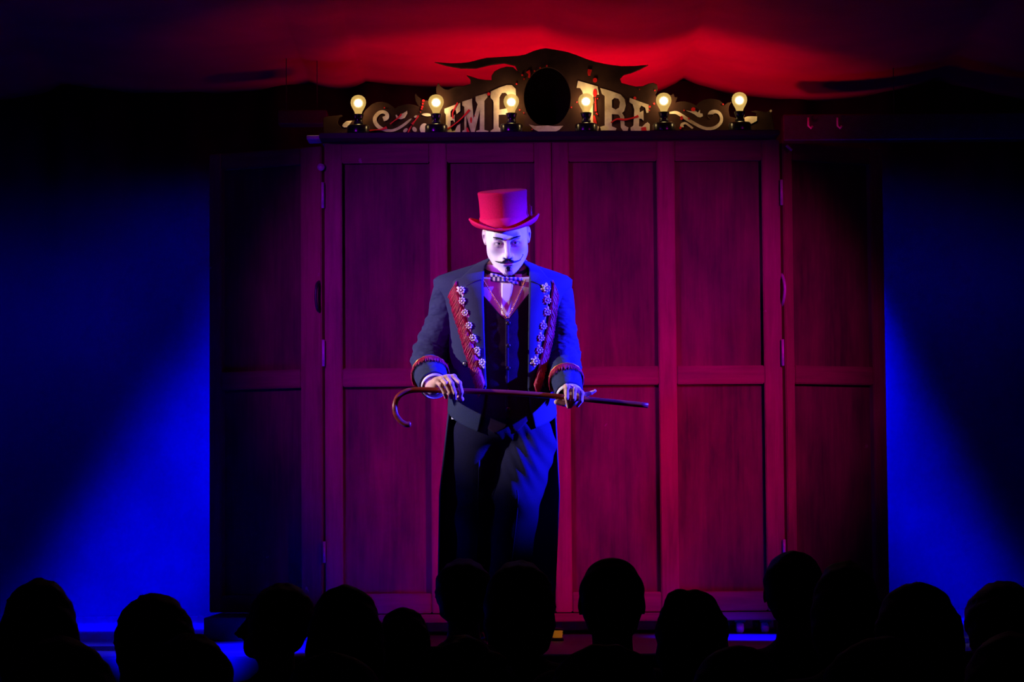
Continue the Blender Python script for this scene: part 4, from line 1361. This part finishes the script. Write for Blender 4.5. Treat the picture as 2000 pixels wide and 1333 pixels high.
# flower appliques
fp = []
for k in range(8):
    a = 2 * math.pi * k / 8
    fp.append(sphere_mesh('p', (0.0098 * math.cos(a), -0.004, 0.0098 * math.sin(a)), (0.0037, 0.0034, 0.0037), 8, 6))
fp.append(sphere_mesh('p', (0, -0.0055, 0), (0.0046, 0.0036, 0.0046), 10, 6))
for a, l_ in ((3.3, 0.0145), (4.1, 0.0155), (2.5, 0.0135), (4.9, 0.015)):
    ca, sa = math.cos(a), math.sin(a)
    vv, ff = sphere_mesh('l', (0, 0, 0), (0.0085, 0.0022, 0.0050), 10, 6)
    fp.append(([(x_ * ca - z_ * sa + l_ * ca, y_ - 0.001, x_ * sa + z_ * ca + l_ * sa) for x_, y_, z_ in vv], ff))
fv, ff = merge_arrays(fp)
flower_me = py_mesh('flower', fv, ff, True)
gem_me = py_mesh('gem', *sphere_mesh('g', (0, -0.009, 0), (0.0022, 0.0016, 0.0022), 8, 5), True)
Lf = [(903, 569), (904.6, 590), (910, 613), (917.6, 638), (925, 662), (933, 686.6), (943, 710)]
Rf = [(1066.8, 566), (1067.6, 589), (1066.8, 612), (1059.5, 639), (1055, 662), (1052, 686), (1046, 708)]
for side, lst in ((-1, Lf), (1, Rf)):
    for k, (x_, y_) in enumerate(lst):
        p = tp(th_of(x_, y_, 5), y_, 7.0)
        o = link_mesh('flower', flower_me, M_PEARL, coat, tuple(p))
        o.rotation_euler = (0.05, 0.3 * side + random.uniform(-0.35, 0.35) + (0 if side < 0 else 0.6), 0.30 * side)
        o.scale = (1.1, 1.1, 1.1)
    tube('flower_cord', catmull([tp(th_of(x_, y_, 5), y_, 6.0) for x_, y_ in lst], 5), 0.0016, M_PEARL, coat, 5)

# --- top hat
PH, RH = math.radians(10.5), math.radians(3.6)
hb = W(985.5, 440.5, 0.032)
hx = np.array([math.cos(RH), 0, math.sin(RH)])
hz_ = np.array([-math.sin(RH), 0, math.cos(RH)])
hy = np.array([0, -1.0, 0]) * math.cos(PH) - hz_ * math.sin(PH)
hzz = hz_ * math.cos(PH) + np.array([0, -1.0, 0]) * math.sin(PH)
HT = lambda a, b_, c_: hb + a * hx + b_ * hy + c_ * hzz
prof = [(1.0, -0.006), (1.0, 0.0), (0.985, 0.02), (0.972, 0.045), (0.968, 0.07), (0.975, 0.10), (0.995, 0.122), (1.005, 0.130), (0.99, 0.1345), (0.94, 0.1362), (0.6, 0.1365), (0.01, 0.1365)]
nA = 56
v = [HT(0.0965 * r_ * math.cos(2 * math.pi * k / nA), 0.112 * r_ * math.sin(2 * math.pi * k / nA), z_) for r_, z_ in prof for k in range(nA)]
f = [(i * nA + k, i * nA + (k + 1) % nA, (i + 1) * nA + (k + 1) % nA, (i + 1) * nA + k) for i in range(len(prof) - 1) for k in range(nA)]
hat = link_mesh('top_hat', py_mesh('top_hat', v, f, True), M_HAT, man)
hat['label'] = 'red felt top hat with curled brim'


def brim_pt(k, t):
    a = 2 * math.pi * k / nA
    ca, sa = math.cos(a), math.sin(a)
    ro = 0.0965 + 0.040 * t
    rf_ = 0.112 + 0.044 * t
    lift = 0.027 * abs(ca) ** 1.6 * t ** 1.3 - 0.010 * abs(sa) ** 2 * t
    cu = 0.010 * max(0, t - 0.7) / 0.3
    tt = t if t < 0.85 else 0.85 + (t - 0.85) * 0.45
    return HT((0.0955 + 0.042 * tt) * ca, (0.111 + 0.046 * tt) * sa, -0.004 + lift + cu * (0.5 + 0.5 * abs(ca)))


nt_ = 8
v = [brim_pt(k, j / nt_) for j in range(nt_ + 1) for k in range(nA)]
f = [(j * nA + k, j * nA + (k + 1) % nA, (j + 1) * nA + (k + 1) % nA, (j + 1) * nA + k) for j in range(nt_) for k in range(nA)]
brim = link_mesh('brim', py_mesh('brim', v, f, True), M_HAT, hat)
m_ = brim.modifiers.new('thick', 'SOLIDIFY'); m_.thickness = 0.006; m_.offset = 0
tube('brim_edge', [brim_pt(k % nA, 1.0) for k in range(nA + 1)], 0.0048, M_HATB, hat, 8, False)
v = [HT((0.0965 * s_ + 0.002) * math.cos(2 * math.pi * k / nA), (0.112 * s_ + 0.002) * math.sin(2 * math.pi * k / nA), z_) for s_, z_ in ((1.0, 0.0), (0.99, 0.012), (0.978, 0.036)) for k in range(nA)]
f = [(j * nA + k, j * nA + (k + 1) % nA, (j + 1) * nA + (k + 1) % nA, (j + 1) * nA + k) for j in range(2) for k in range(nA)]
hbnd = link_mesh('hat_band', py_mesh('hat_band', v, f, True), M_HATB, hat)
m_ = hbnd.modifiers.new('thick', 'SOLIDIFY'); m_.thickness = 0.0025; m_.offset = 1
fe = strands('feather', [[HT(0.097, 0.03, 0.02), HT(0.104 + random.uniform(0, 0.006), 0.03 + random.uniform(-0.01, 0.01), 0.03 + random.random() * 0.02), HT(0.100 + random.uniform(0, 0.012), 0.02 + random.uniform(-0.01, 0.01), 0.05 + random.random() * 0.03)] for _ in range(24)], M_FRINGE, hat, 0.0012, 0.0004)
fe['label'] = 'small feather tuft on the side of the hat'

# --- cane
cpts = [H(803, 829, 0.030), H(793, 829.5, 0.030), H(782, 823, 0.028), H(773, 809, 0.024), H(771.5, 791, 0.018), H(778, 775, 0.010), H(793, 765.5, 0.004), H(815, 762, 0.0), H(850, 762.5, 0), H(900, 764, 0), H(1000, 768, 0), H(1090, 775, 0), H(1180, 784, 0), H(1266, 792.5, 0)]
cp = catmull(cpts, 6)
rad = [0.0112] * len(cp)
rad[0] = 0.006; rad[1] = 0.010
for i in range(len(cp)):
    t = i / len(cp)
    rad[i] *= 1.0 - 0.06 * t
v, f = tube_arrays(cp, rad, 16)
cane = link_mesh('walking_cane', py_mesh('walking_cane', v, f, True), M_CANE)
tag(cane, 'dark polished wooden cane with a hooked handle held level in both hands', 'cane')

# ------------------------------------------------------------------ audience in the dark
M_ASKIN = mat('audience_skin', (0.20, 0.11, 0.08), 0.7, 0.1, 40)
M_AH1 = mat('audience_dark_hair', (0.012, 0.009, 0.008), 0.7, 0.3, 60, 0.4)
M_AH2 = mat('audience_brown_hair', (0.030, 0.018, 0.012), 0.7, 0.3, 60, 0.4)
M_AT = [mat('audience_black_jacket', (0.010, 0.010, 0.012), 0.9, 0.2, 30), mat('audience_grey_jumper', (0.025, 0.025, 0.028), 0.9, 0.2, 30), mat('audience_brown_jacket', (0.022, 0.013, 0.009), 0.9, 0.2, 30)]
M_AJ = mat('audience_dark_trousers', (0.010, 0.010, 0.016), 0.9, 0.2, 30)


def spectator(px, top, w, Y, style, label, k, turn=0.0, lean=0.0):
    """Seated person seen from behind; w is the breadth of the head with its hair in picture units."""
    pm = F_PX / (Y + 12)
    t = P(px, top, Y)
    hw_ = w / pm / 2
    hair = {'short': 0.010, 'bald': 0.0, 'long': 0.020, 'bob': 0.022, 'curly': 0.026, 'bun': 0.016, 'profile': 0.008}[style]
    rx = min(max(hw_ - hair, 0.070), 0.088)
    zc_ = t[2] - hair - 0.118
    c = np.array([t[0], Y, zc_])
    root = empty('person', (t[0], Y, -0.93))
    tag(root, label, 'person', 'audience seen from behind')
    B = SDF((c[0] - 0.30, Y - 0.22, -0.94), (c[0] + 0.30, Y + 0.62, c[2] + 0.16), 0.0125)
    B.add(B.ell(c + np.array([0, 0, 0.022]), (rx, 0.098, 0.098)))
    fd = np.array([math.sin(turn), math.cos(turn), 0])           # where the face points
    B.add(B.ell(c + fd * 0.035 + np.array([0, 0, -0.045]), (0.058, 0.062, 0.082)), 0.03)
    B.add(B.cap(c + fd * 0.09 + np.array([0, 0, 0.0]), c + fd * 0.118 + np.array([0, 0, -0.03]), 0.010, 0.013), 0.015)
    if style == 'profile':
        B.add(B.cap(c + fd * 0.10 + np.array([0, 0, 0.015]), c + fd * 0.142 + np.array([0, 0, -0.032]), 0.010, 0.013), 0.012)
        B.add(B.ell(c + fd * 0.098 + np.array([0, 0, -0.075]), (0.022, 0.022, 0.03)), 0.03)
    sd = np.array([fd[1], -fd[0], 0])
    for sx in (-1, 1):
        B.add(B.ell(c + sd * sx * (rx + 0.004) + np.array([0, 0, -0.012]), (0.007, 0.016, 0.028)), 0.008)
    B.add(B.cap(c + np.array([0, -0.02, -0.06]), c + np.array([lean, -0.03, -0.20]), 0.052, 0.060), 0.03)
    sh = c + np.array([lean, -0.03, -0.235])
    hip = np.array([c[0], Y - 0.02, -0.42])
    core = [(sh + np.array([-0.15, 0, -0.02]), sh + np.array([0.15, 0, -0.02]), 0.060, 0.060), (sh + np.array([0, 0, -0.05]), hip, 0.120, 0.130)]
    for sx in (-1, 1):
        core.append((sh + np.array([sx * 0.155, 0, -0.03]), sh + np.array([sx * 0.185, 0.04, -0.28]), 0.052, 0.043))
        core.append((sh + np.array([sx * 0.185, 0.04, -0.28]), sh + np.array([sx * 0.10, 0.27, -0.33]), 0.042, 0.034))
    for a, b_, r1, r2 in core:
        B.add(B.cap(a, b_, r1, r2), 0.05)
    legs = []
    for sx in (-1, 1):
        legs.append((hip + np.array([sx * 0.08, 0.0, -0.03]), hip + np.array([sx * 0.10, 0.42, -0.02]), 0.082, 0.060))
        legs.append((hip + np.array([sx * 0.10, 0.42, -0.02]), np.array([c[0] + sx * 0.10, Y + 0.40, -0.88]), 0.058, 0.042))
        legs.append((np.array([c[0] + sx * 0.10, Y + 0.40, -0.885]), np.array([c[0] + sx * 0.11, Y + 0.52, -0.890]), 0.042, 0.036))
    for a, b_, r1, r2 in legs:
        B.add(B.cap(a, b_, r1, r2), 0.03)
    v, q = B.mesh()
    bo = link_mesh('body', np_mesh('body', v, q), M_ASKIN, root)
    # jacket and trousers follow the body
    G = SDF((c[0] - 0.32, Y - 0.24, -0.62), (c[0] + 0.32, Y + 0.40, sh[2] + 0.12), 0.014)
    for a, b_, r1, r2 in core:
        G.add(G.cap(a, b_, r1 + 0.014, r2 + 0.014), 0.05)
    G.add(G.cap(sh + np.array([0, 0, 0.0]), sh + np.array([0, 0, 0.055]), 0.070, 0.066), 0.03)
    v, q = G.mesh()
    link_mesh('jacket', np_mesh('jacket', v, q), M_AT[k % 3], root)
    G = SDF((c[0] - 0.24, Y - 0.16, -0.88), (c[0] + 0.24, Y + 0.56, -0.30), 0.016)
    for i, (a, b_, r1, r2) in enumerate(legs):
        if i % 3 < 2:
            G.add(G.cap(a, b_, r1 + 0.012, r2 + 0.014), 0.03)
    v, q = G.mesh()
    link_mesh('trousers', np_mesh('trousers', v, q), M_AJ, root)
    if style == 'bald':
        hr = 0.004
    Hh = SDF((c[0] - 0.20, Y - 0.20, c[2] - 0.30), (c[0] + 0.20, Y + 0.16, c[2] + 0.19), 0.0085)
    cc = c + np.array([0, -0.012, 0.026]) - (fd * 0.022 if style == 'profile' else 0)
    hr = max(hair, 0.005)
    Hh.add(Hh.ell(cc, (hw_, 0.098 + hr, 0.092 + hr)))
    if style in ('short', 'bald', 'profile'):
        Hh.add(Hh.ell(c + np.array([0, -0.03, -0.035]), (hw_ * 0.86, 0.068 + hr, 0.070)), 0.02)
    elif style == 'bob':
        Hh.add(Hh.ell(c + np.array([0, -0.02, -0.06]), (hw_ * 1.04, 0.085, 0.12)), 0.05)
    elif style == 'long':
        Hh.add(Hh.cap(c + np.array([0.01, -0.03, -0.02]), c + np.array([0.02, -0.07, -0.20]), hw_ * 0.92, hw_ * 1.05), 0.05)
    elif style == 'curly':
        rs = np.random.default_rng(k)
        for _ in range(40):
            a1, a2 = rs.uniform(0, 2 * math.pi), rs.uniform(-0.3, 1.5)
            Hh.add(Hh.ell(cc + np.array([hw_ * 0.9 * math.cos(a1) * math.cos(a2), 0.10 * math.sin(a1) * math.cos(a2), 0.105 * math.sin(a2)]), (0.024, 0.024, 0.022)), 0.012)
    elif style == 'bun':
        Hh.add(Hh.ell(c + np.array([-0.03, -0.06, 0.10]), (0.040, 0.040, 0.036)), 0.015)
        Hh.add(Hh.ell(c + np.array([0, -0.03, -0.035]), (hw_ * 0.9, 0.075, 0.075)), 0.03)
    # uncover the face
    Hh.sub(Hh.ell(c + fd * 0.115 + np.array([0, 0, -0.045]), (0.068, 0.068, 0.088)), 0.01)
    Hh.f += 0.0022 * np.sin(150 * Hh.X + 9 * np.sin(40 * Hh.Z)) * (style not in ('bald',)) + 0.002 * np.sin(90 * Hh.Z + 60 * Hh.Y)
    v, q = Hh.mesh()
    hm = link_mesh('hair', np_mesh('hair', v, q), M_AH2 if k % 3 == 1 else M_AH1, root)
    return root


ROW = [
    (78, 1131, 142, -5.5, 'bob', 'large dark head with bobbed hair at the far left of the audience'),
    (302, 1160, 148, -4.45, 'long', 'spectator with long sloping hair, second head from the left'),
    (542, 1140, 122, -3.4, 'profile', 'spectator turned to the left, profile against the blue floor gap'),
    (675, 1141, 138, -5.5, 'bob', 'round dark head in front of the left door seam, next to the profile head'),
    (788, 1186, 104, -4.45, 'short', 'low small head left of the man in the tailcoat'),
    (905, 1092, 112, -2.45, 'short', 'tall dark head directly before the left leg of the man'),
    (1014, 1096, 130, -3.4, 'bob', 'tall dark head directly before the right leg of the man'),
    (1194, 1094, 126, -4.45, 'bald', 'close cropped round head with a faint blue rim below the right door'),
    (1350, 1152, 142, -5.5, 'bun', 'dark head with a small topknot below the right door'),
    (1548, 1076, 116, -3.4, 'short', 'tallest dark head, before the right hinge line of the booth'),
    (1650, 1097, 126, -4.45, 'bob', 'broad dark head below the right outer door'),
    (1789, 1136, 160, -5.5, 'long', 'broad rounded head against the right blue haze'),
    (1958, 1136, 150, -3.4, 'long', 'spectator with long hair at the far right edge'),
]
for k, (px, top, w, Y, stl, lab) in enumerate(ROW):
    spectator(px, top, w, Y, stl, lab, k, -1.15 if stl == 'profile' else random.uniform(-0.15, 0.15), 0.03 if k == 1 else 0.0)
NEAR = [
    (120, 1243, 220, -7.3, 'bob', 'nearer spectator low in front of the far left head'),
    (372, 1238, 170, -6.4, 'short', 'nearer spectator beside the bright blue gap in the stage floor'),
    (650, 1276, 245, -8.2, 'bob', 'nearer spectator low below the two left door heads'),
    (905, 1252, 200, -6.4, 'curly', 'nearer curly haired spectator low below the man'),
    (1180, 1256, 225, -7.3, 'short', 'nearer spectator low below the cropped head'),
    (1440, 1260, 190, -6.4, 'bob', 'nearer spectator low below the topknot head'),
    (1720, 1240, 245, -8.2, 'short', 'nearer spectator low between the broad right hand heads'),
    (1975, 1235, 190, -6.4, 'bob', 'nearer spectator low in the right corner'),
]
for k, (px, top, w, Y, stl, lab) in enumerate(NEAR):
    spectator(px, top, w, Y, stl, lab, k + 1, random.uniform(-0.1, 0.1))

# ------------------------------------------------------------------ haze behind the booth
m_hz = bpy.data.materials.new('stage_haze')
m_hz.use_nodes = True
nt = m_hz.node_tree
nt.nodes.clear()
N = nt.nodes.new
out = N('ShaderNodeOutputMaterial'); vsn = N('ShaderNodeVolumeScatter')
vsn.inputs['Color'].default_value = (0.9, 0.9, 0.95, 1); vsn.inputs['Anisotropy'].default_value = 0.15
tc = N('ShaderNodeTexCoord'); no = N('ShaderNodeTexNoise'); no.inputs['Scale'].default_value = 0.9; no.inputs['Detail'].default_value = 3
nt.links.new(tc.outputs['Object'], no.inputs['Vector'])
mr = N('ShaderNodeMapRange'); mr.inputs[1].default_value = 0.34; mr.inputs[2].default_value = 0.68; mr.inputs[3].default_value = 0.04; mr.inputs[4].default_value = 0.34
nt.links.new(no.outputs[0], mr.inputs[0])
sx_ = N('ShaderNodeSeparateXYZ'); nt.links.new(tc.outputs['Object'], sx_.inputs[0])
mz = N('ShaderNodeMapRange'); mz.interpolation_type = 'SMOOTHSTEP'; mz.inputs[1].default_value = 1.12; mz.inputs[2].default_value = 0.15; mz.inputs[3].default_value = 0.0; mz.inputs[4].default_value = 1.0
nt.links.new(sx_.outputs['Z'], mz.inputs[0])
mu = N('ShaderNodeMath'); mu.operation = 'MULTIPLY'
nt.links.new(mr.outputs[0], mu.inputs[0]); nt.links.new(mz.outputs[0], mu.inputs[1]); nt.links.new(mu.outputs[0], vsn.inputs['Density'])
nt.links.new(vsn.outputs[0], out.inputs['Volume'])
hz = box('stage_haze', -4.8, 4.8, 0.80, 2.95, 0.01, 2.3, m_hz)
tag(hz, 'thin smoke haze lit blue behind the booth on both sides', 'haze', kind='stuff')
